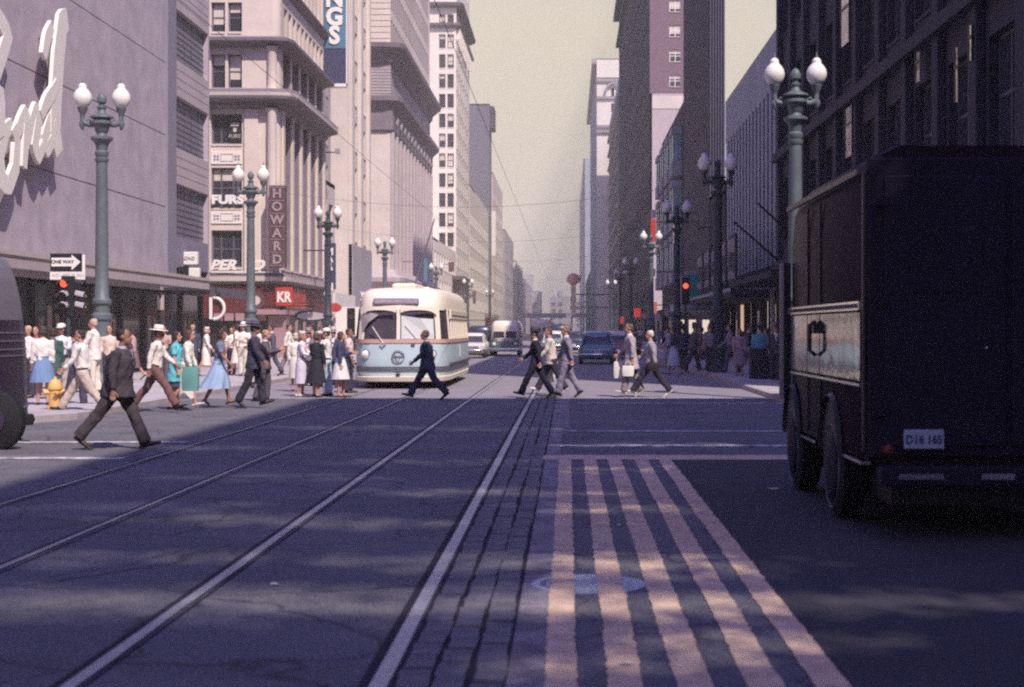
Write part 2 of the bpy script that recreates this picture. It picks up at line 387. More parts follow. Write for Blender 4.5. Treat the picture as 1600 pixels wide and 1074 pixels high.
# manhole
mh = tag(link('manhole_cover', None, None, (.137, 10.27, 0)), 'round cast iron manhole cover with raised letters crossed by yellow stripes', 'manhole cover')
b = MB(); b.lathe([(.385, -.02), (.385, .0015), (.33, .002), (.328, -.002)], 48, M_IRON, a0=.1); b.obj('frame_ring', mh, 40)
b = MB(); b.lathe([(.32, -.02), (.32, .0005)], 40, M_IRON)
for r, n in ((.28, 30), (.22, 22), (.13, 14)):
    for i in range(n):
        a = 2*math.pi*i/n; b.box(-.012, .012, -.02, .02, 0, .0034, M_IRON, T3(r*math.cos(a), r*math.sin(a), 0, a))
for i in range(-3, 4): b.box(-.08, .08, i*.022-.005, i*.022+.005, 0, .0033, M_IRON)
b.obj('cover_plate', mh)
# paper scraps on the road
M_PAP = mat('paper_scrap', (.75, .70, .68), .9, .1, 10)
for px, py, s in ((978, 1040, .05), (1062, 1043, .03), (967, 822, .04), (1207, 765, .07), (430, 915, .03), (700, 560, .1)):
    g = G(px, py); b = MB(); n = 7
    b.add([(s*math.cos(6.28*i/n)*rnd.uniform(.6, 1.3), s*.6*math.sin(6.28*i/n)*rnd.uniform(.6, 1.3), rnd.uniform(.006, .02)) for i in range(n)], [tuple(range(n))], M_PAP)
    tag(b.obj('litter', None, 0, (g.x, g.y, 0)), 'small pale scrap of paper lying on the dark road', 'litter', 'paper scraps on the road')
# ------------------------------------------------------------------ facades
WIN = {}
def window_mesh(w, h, style, fr, gl):
    k = (round(w, 2), round(h, 2), style, fr.name, gl.name)
    if k in WIN: return WIN[k]
    b = MB(); t = min(.09, w*.1); d = .08; x0, x1, z0, z1 = -w/2, w/2, 0, h
    b.box(x0, x0+t, 0, d, z0, z1, fr); b.box(x1-t, x1, 0, d, z0, z1, fr); b.box(x0+t, x1-t, 0, d, z0, z0+t, fr); b.box(x0+t, x1-t, 0, d, z1-t, z1, fr)
    if 'm' in style: b.box(x0+t, x1-t, .01, d-.01, h*.5-t/2, h*.5+t/2, fr)
    if 'v' in style: b.box(-t/2, t/2, .005, d-.005, z0+t, z1-t, fr)
    if '3' in style:
        for x in (-w*.2, w*.2): b.box(x-t/2, x+t/2, .003, d-.003, z0+t, z1-t, fr)
    if 'h' in style:
        for q in range(1, 5): b.box(x0+t, x1-t, .01, d, h*q/5-.02, h*q/5+.02, fr)
    fm = b.mesh('window_frame')
    b = MB(); b.quad((x0+t, d*.6, z0+t), (x1-t, d*.6, z0+t), (x1-t, d*.6, z1-t), (x0+t, d*.6, z1-t), gl); pm = b.mesh('window_pane')
    bls = []
    for fq in (.3, .5, .75, .95):
        b = MB(); b.quad((x0+t, d*.5, z1-t-(h-2*t)*fq), (x1-t, d*.5, z1-t-(h-2*t)*fq), (x1-t, d*.5, z1-t), (x0+t, d*.5, z1-t), M_BLIND); bls.append(b.mesh('window_blind'))
    WIN[k] = (fm, pm, bls); return WIN[k]
def facade(parent, ox, oy, rot, L, H, bays, floors, m, depth=.3, style='m', fr=None, gl=None, blinds=.25, z0=0, panes=True, name='wall', sub=True, rv=None):
    """front wall with real recessed openings; local x along it, outward = local -y"""
    fr = fr or M_FRAME; gl = gl or M_GLASS; rv = rv or m
    T = T3(ox, oy, 0, R(rot)); b = MB()
    zs = z0
    for (a, c) in floors:
        if a > zs: b.quad((0, 0, zs), (L, 0, zs), (L, 0, a), (0, 0, a), m, T)
        x = 0
        for (u0, u1) in bays:
            if u0 > x: b.quad((x, 0, a), (u0, 0, a), (u0, 0, c), (x, 0, c), m, T)
            b.quad((u0, 0, a), (u0, depth, a), (u0, depth, c), (u0, 0, c), rv, T); b.quad((u1, 0, a), (u1, depth, a), (u1, depth, c), (u1, 0, c), rv, T)
            b.quad((u0, 0, c), (u1, 0, c), (u1, depth, c), (u0, depth, c), rv, T); b.quad((u0, -.05, a), (u1, -.05, a), (u1, depth, a), (u0, depth, a), m, T)
            b.quad((u0, -.05, a), (u1, -.05, a), (u1, -.05, a-.12), (u0, -.05, a-.12), m, T)
            b.quad((u0, depth+.002, a), (u1, depth+.002, a), (u1, depth+.002, c), (u0, depth+.002, c), gl, T)
            x = u1
        if x < L: b.quad((x, 0, a), (L, 0, a), (L, 0, c), (x, 0, c), m, T)
        zs = c
    if zs < H: b.quad((0, 0, zs), (L, 0, zs), (L, 0, H), (0, 0, H), m, T)
    wo = b.obj(name, parent)
    if panes:
        for (a, c) in floors:
            for (u0, u1) in bays:
                fm, pm, bl = window_mesh(u1-u0-.01, c-a-.01, style, fr, gl)
                p = T @ Vector(((u0+u1)/2, depth-.1, a+.005))
                wi = link('window', fm, parent, p, R(rot))
                if sub: link('pane', pm, wi)
                if rnd.random() < blinds: link('blind', rnd.choice(bl), wi, (0, -.006 if sub else .03, 0))
    return wo
def core(parent, x0, x1, y0, y1, H, m, ins=(.4, .4, .4, .4), roof=M_CONCD, z0=0):
    b = MB(); b.box(x0+ins[0], x1-ins[1], y0+ins[2], y1-ins[3], z0, H-.3, m); b.box(x0, x1, y0, y1, H-.299, H, m); b.obj('shell', parent)
def bx(name, parent, m, *bs, bevel=0, smooth=0):
    for q in bs[1:]: bx(name, parent, m, q, bevel=bevel)
    bs = bs[:1]
    b = MB()
    for q in bs: b.box(*q, m)
    return b.obj(name, parent, smooth, bevel=bevel)
def rng(a, n, w, gap): return [(a+i*(w+gap), a+i*(w+gap)+w) for i in range(n)]
def building(label): return thing('building', label, 'building', group=None)

# --- near left: long blank stone store front with script sign
B = building('long pinkish grey stone store at left with script sign, flat canopy and blind window bay')
def zl(py, Y): return EYE+(HY-py)*Y/F
ym = 62.9                                            # where the blank wall ends and the pier begins
for z0, z1 in ((3.3, 6.7), (6.74, 9.64), (9.68, 12.6), (12.64, 15.6), (15.64, 18.6), (18.64, 24)):
    o = bx('wall_panel', B, M_PINK, (BL-.3, BL, 38, ym, z0, z1))
bx('wall_core', B, M_DARK, (-40, BL-.3, 38.2, 70.4, 0, 24))
bx('corner_pier', B, M_PIER, (BL-.3, BL+.10, ym+.01, 64.3, 3.3, 24))
for k_, (z0, z1) in enumerate(((5.6, 7.85), (9.3, 11.55), (12.95, 15.2), (16.6, 18.85))):
    b = MB(); b.box(BL-.29, BL+.03, 64.3, 70.24, z1, z1+1.5, M_SPAN)
    for q in (.37, .75, 1.12): b.box(BL+.03, BL+.032, 64.31, 70.24, z1+q-.012, z1+q+.012, M_JOINT)
    b.obj('spandrel', B)
    wb = bx('window_bay', B, M_GLBLK, (BL-.29, BL-.2, 64.3, 70.24, z0, z1))
    b = MB()
    for q in range(1, 9): b.box(BL-.2, BL-.18, 64.3, 70.24, z0+q*(z1-z0)/9-.015, z0+q*(z1-z0)/9+.015, M_FRAME)
    for q in range(1, 5): b.box(BL-.2, BL-.185, 64.3+q*1.24-.015, 64.3+q*1.24+.015, z0, z1, M_FRAME)
    b.obj('glazing_bar', wb)
bx('far_pier', B, M_PINK, (BL-.3, BL+.02, 70.25, 70.5, 3.3, 24))
b = MB(); b.box(BL-.29, BL+.03, 64.3, 70.24, 4.3, 5.6, M_PIER); b.obj('spandrel', B)
cn = bx('canopy', B, M_GRST, (BL-.2, -14.55, 38, 62.0, 3.42, 3.52))
bx('canopy_fascia', cn, M_SPAN, (-14.549, -14.48, 38, 62.0, 3.3, 3.72), bevel=.01)
bx('canopy_trim', cn, M_FRAMEW, (-14.479, -14.44, 38, 62.0, 3.64, 3.75))
cn2 = bx('awning', B, M_DARK2, (BL-.2, -14.6, 62.6, 70.4, 3.3, 3.42))
b = MB()
for q in range(26): b.box(-14.599, -14.56, 62.6+q*.3, 62.75+q*.3, 3.05, 3.45, M_FRAME)
b.obj('awning_fringe', cn2)
# shop windows under the canopy: mullions, glass, displays
M_DISP = mat('shop_display', (.34, .27, .24), .8, .5, 1.2)
y = 38.4; q = 0
while y < 70:
    wd = rnd.choice((2.6, 3.1, 3.6))
    if y+wd > 70.3: break
    s_ = bx('shop_window', B, M_GLASS, (BL-.2, BL-.16, y, y+wd, .5, 3.2)); bx('sill', s_, M_DARK, (BL-.19, BL+.02, y, y+wd, .0, .5))
    bx('mullion', s_, M_FRAMEW if q % 3 == 1 else M_FRAME, (BL-.16, BL-.03, y+wd-.10, y+wd-.01, .5, 3.2))
    if q % 2:
        b = MB()
        for i in range(3):
            yy = y+.5+i*.8; b.box(BL-.155, BL-.14, yy, yy+.45, .9+.2*rnd.random(), 1.7+rnd.random()*.8, M_DISP)
        b.obj('display_card', s_)
    y += wd+.02; q += 1
# the script sign: fat channel letters stood off the wall
RI = [0]
def ribbon(name, pts, wd, parent, m=M_LETW, Y=None):
    RI[0] += 1; b = MB(); P_ = []
    for px, py, yy in pts:
        Yv = (BL+.3)/(px-HX)*F; P_.append(Vector((BL+.27, Yv, EYE+(HY-py)*Yv/F)))
    n = []; 
    for i in range(len(P_)-1):
        a, c = P_[i], P_[i+1]
        for j in range(5): n.append(a.lerp(c, j/5))
    n.append(P_[-1])
    ln = len(n); vs = []
    for i, p in enumerate(n):
        t = (n[min(i+1, ln-1)]-n[max(i-1, 0)]).normalized(); sd = Vector((0, -t.z, t.y)); w_ = wd*(.72+.28*math.sin(math.pi*i/(ln-1)))
        for dx in (RI[0]*.012+i*.0011, .12+RI[0]*.012+i*.0011):
            vs += [p+sd*w_+Vector((dx, 0, 0)), p-sd*w_+Vector((dx, 0, 0))]
    fs = []
    for i in range(ln-1):
        a = i*4; c = a+4; fs += [(a, a+1, c+1, c), (a+2, c+2, c+3, a+3), (a, c, c+2, a+2), (a+1, a+3, c+3, c+1)]
    fs += [(0, 2, 3, 1), ((ln-1)*4, (ln-1)*4+1, (ln-1)*4+3, (ln-1)*4+2)]
    return b.add(vs, fs, m).obj(name, parent)
sg = tag(link('script_sign', None), 'huge white script letters mounted on the blank stone wall at upper left', 'sign')
def pts(s): return [tuple(map(float, q.split(',')))+(0,) for q in s.split()]
ribbon('letter', pts('-62,120 -40,40 -5,30 8,55 -10,110 -35,130 -5,150 -5,200 -40,225 -62,215'), .30, sg)
ribbon('letter', pts('14,195 4,205 -6,245 -2,285 8,290 18,262 20,220 14,198'), .28, sg)
ribbon('letter', pts('18,215 26,195 34,178 36,190 31,262'), .27, sg)
ribbon('letter', pts('33,235 42,195 50,172 54,185 47,228 53,245 60,228'), .27, sg)
ribbon('letter', pts('60,228 72,188 76,182 70,190 62,215 66,235 76,215 80,190'), .25, sg)
ribbon('letter', pts('98,30 90,36 84,90 80,150 78,205 84,240'), .48, sg)
ribbon('letter', pts('74,40 66,60 60,88'), .26, sg)
ribbon('letter', pts('56,180 64,160 74,145 80,130'), .25, sg)
for i, (px, py) in enumerate(((12, 215), (50, 190), (88, 60), (80, 190), (-20, 60))):
    Yv = (BL+.55)/(px-HX)*F; bx('bracket', sg, M_FRAME, (BL+.002, BL+.27, Yv-.03, Yv+.03, zl(py, Yv)-.03, zl(py, Yv)+.03))

# --- cream terracotta corner building
XC, YC = BL, 87.8; K = YC/F
def zc(py): return EYE+(HY-py)*K
def xc(px): return (px-HX)*K
B = building('cream terracotta corner building with deep cornices and dark red shop floor')
HC = zc(-330); LC = 15.6; XW = -30
cf = [(5.25, 7.37), (8.65, 10.95), (12.3, 14.03), (15.5, 17.45), (18.72, 20.4)]
cf += [(18.72+i*3.35, 20.9+i*3.35) for i in range(1, 4)]
W0, W1 = xc(330)-XW, xc(378)-XW
facade(B, XW, YC, 0, XC-XW-.5, 14.9, [(W0-4.6, W1-4.6), (W0, W1)], cf[:1]+cf[1:3], M_CREAM, .35, '3m', blinds=.5, z0=4.2, name='camera_side_wall')
facade(B, XW, YC+.001, 0, XC-XW-.5, HC, [(W0-4.6, (W0+W1)/2-4.65), ((W0+W1)/2-4.55, W1-4.6), (W0, (W0+W1)/2-.08), ((W0+W1)/2+.08, W1)], cf[3:], M_CREAM, .35, 'm', blinds=.75, z0=14.9, name='camera_side_wall')
b = MB(); b.lathe([(.5, 4.2), (.5, HC)], 24, M_CREAM, T3(XC-.5, YC+.5)); b.obj('round_corner', B, 40)
bays = [(.55+i*2.95, 2.8+i*2.95) for i in range(5)]
facade(B, XC, YC+.5, 90, LC-.5, 14.9, bays, [(5.2, 14.25)], M_CREAM, .95, 'm', blinds=.3, z0=4.2, name='street_side_wall', panes=False, rv=M_SOOTSHADE)  # reveals darkened in colour where the cornice shadow would fall
facade(B, XC-.72, YC+.5, 90, LC-.5, 14.4, [(a+.25, c-.25) for a, c in bays], cf[:3], M_SOOTSHADE, .22, 'm', blinds=.25, z0=5.1, name='recessed_wall')
facade(B, XC, YC+.501, 90, LC-.5, 18.1, bays, [(15.5, 17.85)], M_CREAM, .95, 'mv', blinds=.2, z0=14.9, name='street_side_wall', rv=M_SOOTSHADE)
facade(B, XC, YC+.502, 90, LC-.5, HC, [(.9+i*1.45, 1.9+i*1.45) for i in range(10)], cf[4:], M_CREAM, .45, 'm', blinds=.3, z0=18.1, name='street_side_wall')
core(B, XW, XC, YC, YC+LC, HC, M_CREAM, (0, 1.1, .5, 0), z0=4.2)
for i in range(6):                                    # tall pilasters between the street windows
    y = YC+.5+i*2.95-.1
    bx('pilaster', B, M_CREAM, (XC+.001, XC+.16, y, y+.55, 5.1, 14.3), bevel=.04)
bx('pilaster', B, M_CREAM, (xc(382), xc(404), YC-.16, YC-.001, 4.95, 14.3), bevel=.03)
bx('pilaster', B, M_CREAM, (xc(328)-.2, xc(330)-.02, YC-.12, YC-.001, 4.95, 14.3), bevel=.03)
b = MB(); b.lathe([(.34, 4.9), (.30, 5.3), (.27, 13.9), (.36, 14.3)], 18, M_CREAM, T3(XC-.42, YC-.12)); b.obj('corner_column', B, 40)
b = MB(); b.lathe([(.34, 15.4), (.27, 15.7), (.27, 17.6), (.36, 17.85)], 18, M_CREAM, T3(XC-.42, YC-.06)); b.obj('corner_column', B, 40)
def cornice(parent, z, prof, m, x0=XW, y1=YC+LC, xc_=XC, yc_=YC, name='cornice'):
    """profile of (projection, z) swept round the street corner"""
    b = MB(); rows = []
    for pr, dz in prof:
        rows.append([(x0, yc_-pr, z+dz), (xc_-.3, yc_-pr, z+dz), (xc_+pr*.75, yc_-pr*.75, z+dz), (xc_+pr, yc_+.3, z+dz), (xc_+pr, y1, z+dz)])
    vs = [p for r in rows for p in r]; fs = [(j*5+i, j*5+i+1, (j+1)*5+i+1, (j+1)*5+i) for j in range(len(rows)-1) for i in range(4)]
    return b.add(vs, fs, m).obj(name, parent)
cornice(B, 14.35, [(.02, -.05), (.3, .1), (.35, .3), (.95, .45), (1.0, .6)], M_SOOTSHADE, name='soffit'); cornice(B, 14.35, [(1.0, .6), (1.03, .78)], M_CREAM); cornice(B, 14.35, [(1.03, .78), (.98, .98), (.02, 1.12)], M_SOOTSHADE, name='cornice_cap')  # soffits carry soot and painted under-cornice shade in one dark colour
cornice(B, 17.85, [(.02, -.05), (.2, .1), (.75, .25), (.78, .42), (.02, .62)], M_SOOTSHADE)
cornice(B, 21.2, [(.02, -.05), (.2, .1), (.4, .3), (.42, .4), (.02, .5)], M_SOOTSHADE)
cornice(B, 4.25, [(.02, -.05), (.3, .1), (.55, .2)], M_SOOTSHADE, name='soffit'); cornice(B, 4.25, [(.55, .2), (.6, .45)], M_CREAM); cornice(B, 4.25, [(.6, .45), (.5, .6), (.02, .7)], M_SOOTSHADE, name='cornice_cap')
for zz in (7.75, 11.15):                                # ornamental spandrel panels with rosettes
    pn = bx('spandrel_panel', B, M_WHITE, (xc(330), xc(378), YC-.07, YC-.001, zz, zz+.72))
    b = MB()
    for px_ in (338.5, 371):
        for a in range(4): b.box(-.06, .06, -.02, 0, .06, .2, M_GRST, T3(xc(px_), YC-.072, zz+.36) @ Matrix.Rotation(a*math.pi/2+.78, 4, 'Y'))
    b.box(xc(345), xc(345)+.03, YC-.09, YC-.072, zz+.15, zz+.58, M_GRST); b.box(xc(364), xc(364)+.03, YC-.09, YC-.072, zz+.15, zz+.58, M_GRST)
    b.box(xc(345)+.03, xc(364), YC-.09, YC-.072, zz+.15, zz+.18, M_GRST); b.box(xc(345)+.03, xc(364), YC-.09, YC-.072, zz+.55, zz+.58, M_GRST)
    b.obj('rosette', pn)
# its red ground floor
sh = bx('shop_front', B, M_MAROON, (XW, XC-.05, YC-.25, YC+.2, 2.35, 4.2))
bx('shop_front', B, M_MAROON, (XC-.2, XC+.2, YC+.21, YC+LC, 2.6, 4.2))
bx('shop_recess', B, M_BLACK, (XW, XC-.9, YC+.1, YC+.4, 0, 2.35), (XC-.35, XC-.3, YC+1.6, YC+LC, 0, 2.6))
bx('canopy', B, M_PINKP, (XC-1.5, XC+.05, YC-.9, YC-.26, 2.55, 2.85), (XC+.06, XC+.5, YC-.9, YC+3.0, 2.55, 2.8))
for i in range(7):
    x = xc(336)+i*.62
    if x < xc(420)-.4: bx('fascia_tile', B, M_PINKP, (x, x+.5, YC-.32, YC-.26, 2.2, 2.62))
bx('granite_pier', B, M_PINKP, (xc(421), xc(447), YC-.35, YC+.8, 0, 2.5), bevel=.02)
for i in range(5): bx('shop_pier', B, M_PINKP, (XC-.01, XC+.12, YC+2.2+i*2.8, YC+2.5+i*2.8, 0, 2.6))
# neon ring letter and small signs on the red floor
t = T3(xc(336), YC-.42, zc(482)); b = MB()
b.tube([(.62*math.sin(a)-.0, 0, .62*math.cos(a)) for a in [math.pi*i/12 for i in range(13)]], .09, 8, M_LETW, t)
b.box(-.22, -.06, -.05, .05, -.62, .62, M_LETW, t)
s = tag(b.obj('letter_sign', None, 40), 'big cream letter D standing on the dark red shop front', 'sign')
def lathe_disc(name, x, y, z, r, d, m, parent=None, rx=90):
    b = MB(); b.lathe([(r, -d/2), (r, d/2)], 24, m, Matrix.Translation((x, y, z)) @ Matrix.Rotation(R(90), 4, 'X')); return b.obj(name, parent, 40)
ck = tag(link('clock_sign', None), 'round dark medallion sign with pale centre on the dark red shop front', 'sign')
lathe_disc('rim', xc(403), YC-.5, zc(470), .5, .14, M_BROWN, ck); lathe_disc('face', xc(403), YC-.59, zc(470), .26, .03, M_LETP, ck)
s = thing('vertical_sign', 'tall brown vertical sign with pale letters on the cream building corner', 'sign')
x0, x1 = xc(427), xc(452); bx('sign_box', s, M_BROWN, (x0, x1, YC-1.25, YC-.75, zc(420), zc(293)), bevel=.03)
b = MB()
for i in range(7): zz = zc(296)-i*(zc(296)-zc(416))/6; b.box(x0+.04, x1-.04, YC-1.275, YC-1.252, zz-.03, zz+.01, M_PINKP)
b.obj('divider', s)
for i, c_ in enumerate('HOWARD'): text(c_, .72, ((x0+x1)/2, YC-1.28, zc(306+i*20.3)), s, mat('dusty_letter', (.36, .27, .28), .6), name='letter', bold=.02)
s = thing('letter_sign', 'slanted white letters on the ledge above the red shop front', 'sign')
text('PER', .78, (xc(352), YC-.62, zc(417)+.05), s, M_LETW, bold=.03, shear=.3, name='letter', extr=.05, sx=1.15)
text('O', .78, (xc(404), YC-.62, zc(417)+.05), s, M_LETW, bold=.03, shear=.3, name='letter', extr=.05, sx=1.3)
bx('rail', s, M_LETW, (xc(334), xc(430), YC-.66, YC-.60, 4.92, 4.98))
s = thing('letter_sign', 'bold white letters spelling FURS in the second floor window', 'sign')
text('FURS', .66, (xc(357), YC-.2, zc(313)), s, M_LETW, bold=.04, name='letter', extr=.03, sx=1.25)
s = thing('window_sign', 'small dark panel with gold lettering in the third floor window', 'sign')
bx('panel', s, M_BLACK, (xc(357), xc(376), YC+.10, YC+.14, zc(224), zc(184))); bx('gold_bar', s, M_BLIND, (xc(360), xc(372.5), YC+.08, YC+.095, zc(197), zc(192)), (xc(364), xc(369), YC+.08, YC+.095, zc(206), zc(200))); text('FURS', .3, (xc(366), YC+.09, zc(213)), s, M_BLIND)
s = thing('shop_sign', 'bright red sign with white shapes over the corner entrance', 'sign')
bx('sign_box', s, M_RED, (XC+.22, XC+.3, YC+.4, YC+7, 2.95, 4.1), (XC-.15, XC+.8, YC-.45, YC-.3, 3.0, 4.1)); text('KR', .8, (XC+.33, YC-.47, 3.52), s, M_LETW, bold=.03, sx=.8)
s = thing('shop_sign', 'pale oval hanging sign in front of the corner shop', 'sign')
b = MB(); b.lathe([(1.0, -.06), (1.0, .06)], 28, M_GREEND, Matrix.Translation(P(487, 494, 84)) @ Matrix.Diagonal((1, 1, .32, 1)) @ Matrix.Rotation(R(90), 4, 'X')); b.obj('board', s, 40)
b = MB(); b.lathe([(.8, -.02), (.8, .02)], 28, M_SPAN, Matrix.Translation(P(487, 494, 83.92)) @ Matrix.Diagonal((1, 1, .26, 1)) @ Matrix.Rotation(R(90), 4, 'X')); b.obj('face', s, 40)
bx('bracket', s, M_BLACK, (BL, -13.8, 83.98, 84.02, 2.95, 3.0))
# projecting box signs on the pink store
s = thing('box_sign', 'white box sign projecting over the awning, upper of two', 'sign'); a = P(282, 418, 66); c_ = P(310, 394, 66)
bx('cabinet', s, M_LETW, (a.x, c_.x, 65.8, 66.1, a.z+.1, c_.z), bevel=.03); bx('arm', s, M_FRAME, (BL, a.x-.001 if a.x > BL else BL+.01, 65.9, 66, c_.z-.3, c_.z-.2)); text('BOND', .2, ((a.x+c_.x)/2, 65.78, (a.z+c_.z)/2+.05), s, M_GRST, extr=.01)
s = thing('box_sign', 'white box sign projecting over the awning, lower of two', 'sign'); a = P(296, 441, 65); c_ = P(313, 419, 65)
bx('cabinet', s, M_LETW, (a.x, c_.x, 64.85, 65.1, a.z, c_.z), bevel=.03)
bx('side_panel', s, M_BLACK, (a.x-.5, a.x-.01, 64.9, 65.05, a.z-.2, c_.z+.05))

# --- second left building with the blue vertical sign
def zz_(py, Y): return EYE+(HY-py)*Y/F
B = building('plain weathered grey stone building behind the blue vertical sign')
facade(B, -34, 110, 0, 34+BL-1.3, 44, [(15.6, 15.9)], [(12, 12.4)], M_GRST, .2, '', z0=4, panes=False, name='camera_side_wall')
facade(B, BL-1.3, 110, 90, 5, 44, [(.8, 1.8), (2.8, 3.8)], [(4.5+i*3.6, 6.6+i*3.6) for i in range(10)], M_GRST, .3, 'm', name='street_side_wall', blinds=.3)
core(B, -34, BL-1.3, 110, 115, 44, M_GRST, (0, .4, .3, 0), z0=0)
B = building('smooth pale limestone building with broad plain piers left of the streetcar')
facade(B, -34, 115.1, 0, 34+BL, 48, [(15.4, 16.0)], [(3.2, 3.6)], M_CREAM2, .2, '', z0=2.6, panes=False, name='camera_side_wall')
facade(B, BL, 115.1, 90, 11.3, 48, [(1.2+i*2.5, 2.4+i*2.5) for i in range(4)], [(8.5+i*3.5, 10.7+i*3.5) for i in range(11)], M_CREAM2, .35, 'm', name='street_side_wall', blinds=.5)
core(B, -34, BL, 115.1, 126.4, 48, M_CREAM2, (0, .45, .3, 0))
for i in range(3): bx('pier', B, M_CREAM2, (BL+.001, BL+.3, 115.2+i*5, 116+i*5, 2.6, 47), bevel=.03)
sf = bx('shop_front', B, M_GRST, (BL-.1, BL+.35, 115.2, 126.3, 2.9, 8.1)); b = MB()
for i in range(9): b.box(BL+.351, BL+.40, 115.6+i*1.2, 115.75+i*1.2, 3.4, 7.3, M_PIER)
b.obj('grille_bar', sf)
text('SHOES', 1.1, (BL+.42, 120.6, 4.2), sf, M_LETW, R(90))
s = thing('vertical_sign', 'tall blue vertical sign with white letters and dark foot panel', 'sign')
a = P(506, 77, 103.6); c_ = P(541, 0, 103.6); bx('sign_box', s, M_BLUE, (a.x, c_.x, 103.5, 104.2, a.z, a.z+9), bevel=.05)
bx('foot_panel', s, M_NAVYS, (a.x, c_.x, 103.5, 104.2, zz_(131, 103.6), a.z-.03)); bx('edge_strip', s, M_LETW, (c_.x+.001, c_.x+.06, 103.5, 104.2, zz_(131, 103.6), a.z+9), (a.x, c_.x, 103.45, 104.2, zz_(136, 103.6), zz_(131, 103.6)-.01))
for i, c in enumerate('SGN'): text(c, 1.62, ((a.x+c_.x)/2-.02, 103.46, zz_(57-i*29, 103.6)), s, M_LETW, bold=.07, name='letter', extr=.04, sx=.95)
bx('arm', s, M_FRAME, (BL-1, a.x+.2, 103.8, 103.9, 19.4, 19.6), (BL-1, a.x+.2, 103.8, 103.9, 25, 25.2))
s = thing('vertical_sign', 'slim black vertical sign spelling MARTIN in white letters', 'sign')
a = P(507, 452, 95); c_ = P(524, 380, 95); bx('sign_box', s, M_NAVYS, (a.x, c_.x, 94.9, 95.25, a.z, c_.z), bevel=.02)
for i, c in enumerate('MARTIN'): text(c, .62, ((a.x+c_.x)/2, 94.87, zz_(394+i*11, 95)), s, M_LETW, bold=.02, name='letter')
lathe_disc('ball', (a.x+c_.x)/2-.1, 94.9, zz_(459, 95), .24, .2, M_LETW, s)
bx('arm', s, M_BLACK, (BL, a.x+.1, 95.0, 95.1, c_.z-.5, c_.z-.42))
s = thing('shop_sign', 'small red oval sign hanging below the MARTIN sign', 'sign')
b = MB(); b.lathe([(.5, -.1), (.5, .1)], 24, M_RED, Matrix.Translation(P(523, 481, 92)) @ Matrix.Diagonal((.8, 1, .55, 1)) @ Matrix.Rotation(R(90), 4, 'X')); b.obj('board', s, 40); bx('arm', s, M_BLACK, (BL, -14.2, 92.05, 92.1, 3.28, 3.33))
s = thing('shop_sign', 'wide white fascia sign beside the streetcar roof', 'sign')
bx('board', s, M_LETW, (BL+.5, BL+.62, 104.5, 114.5, 2.8, 4.2)); bx('board', s, M_LETW, (P(525, 500, 100).x, P(562, 500, 100).x, 99.9, 100.1, zz_(525, 100), zz_(480, 100))); bx('post', s, M_FRAME, (P(526, 500, 100).x, P(526, 500, 100).x+.1, 99.95, 100.05, .125, 1.2), (P(560, 500, 100).x, P(560, 500, 100).x+.1, 99.95, 100.05, .125, 1.2))
B = building('low pale shop building with plain wall beside the cream corner building')
facade(B, -34, 103.5, 0, 34+BL-.2, 12, [(15, 15.01)], [(5, 5.01)], M_CREAM2, .1, '', z0=0, panes=False, name='camera_side_wall')
facade(B, BL-.2, 103.5, 90, 6.4, 12, [(.6, 2.6), (3.6, 5.6)], [(.4, 2.7), (5, 7), (8.5, 10.5)], M_CREAM2, .3, 'm', name='street_side_wall')
core(B, -34, BL-.2, 103.5, 109.9, 12, M_CREAM2, (0, .4, .2, 0))

# --- ornate commercial palace left of centre
Y3, L3 = 142.4, 40.5
B = building('ornate grey and cream office block with two heavy bracketed cornices')
H3 = 46.0
fl3 = [(8.0, 10.2), (11.6, 13.8), (15.0, 17.2), (18.2, 19.6)] ; up3 = [(28.5+i*3.3, 30.6+i*3.3) for i in range(5)]
bays3 = [(1.2+i*3.32, 2.9+i*3.32) for i in range(12)]
facade(B, -36, Y3, 0, 36+BL, H3, [(17.2, 17.21)], [(5, 5.01)], M_CREAM2, .1, '', z0=0, panes=False, name='camera_side_wall')
facade(B, BL, Y3, 90, L3, 28, bays3, fl3, M_PIER if 0 else M_SPAN, .5, 'm', z0=5.4, name='street_side_wall', blinds=.1, rv=M_SOOTSHADE)  # window reveals get painted shade here too
facade(B, BL, Y3+.002, 90, L3, H3, [(.8+i*1.66, 1.75+i*1.66) for i in range(24)][:23], up3, M_CREAM2, .35, 'm', z0=28, name='street_side_wall', blinds=.25, rv=M_SOOTSHADE)
core(B, -36, BL, Y3, Y3+L3, H3, M_CREAM2, (0, .6, .2, 0))
for i in range(13): bx('pilaster', B, M_SPAN, (BL+.001, BL+.35, Y3+.05+i*3.32, Y3+.75+i*3.32, 7.2, 20), bevel=.05)
def corn3(z, prof, m): return cornice(B, z, prof, m, x0=-36, y1=Y3+L3, xc_=BL, yc_=Y3)
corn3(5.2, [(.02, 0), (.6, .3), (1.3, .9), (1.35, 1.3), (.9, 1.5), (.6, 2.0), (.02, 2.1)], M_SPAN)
corn3(20.0, [(.02, 0), (.3, .2), (.35, 2.0), (.5, 2.3), (1.1, 2.8), (1.15, 3.2), (.02, 3.4)], M_SOOTSHADE)
corn3(26.2, [(.02, 0), (.3, .3), (.4, .8), (1.3, 1.5), (1.4, 1.9), (.02, 2.1)], M_SOOTSHADE)
bx('frieze', B, M_GRST, (-36, BL+.02, Y3-.03, Y3-.002, 23.4, 26.2), (BL+.002, BL+.03, Y3, Y3+L3, 23.4, 26.2))
b = MB()
for i in range(9): b.box(-36, BL+.05, Y3-.06, Y3-.031, 23.6+i*.28, 23.7+i*.28, M_SPAN)
b.obj('moulding', B)
medal = MB(); medal.lathe([(.62, 0), (.55, .12), (.3, .2)], 16, M_SPAN, Matrix.Rotation(R(90), 4, 'Y')); medal = medal.mesh('medallion', 40)
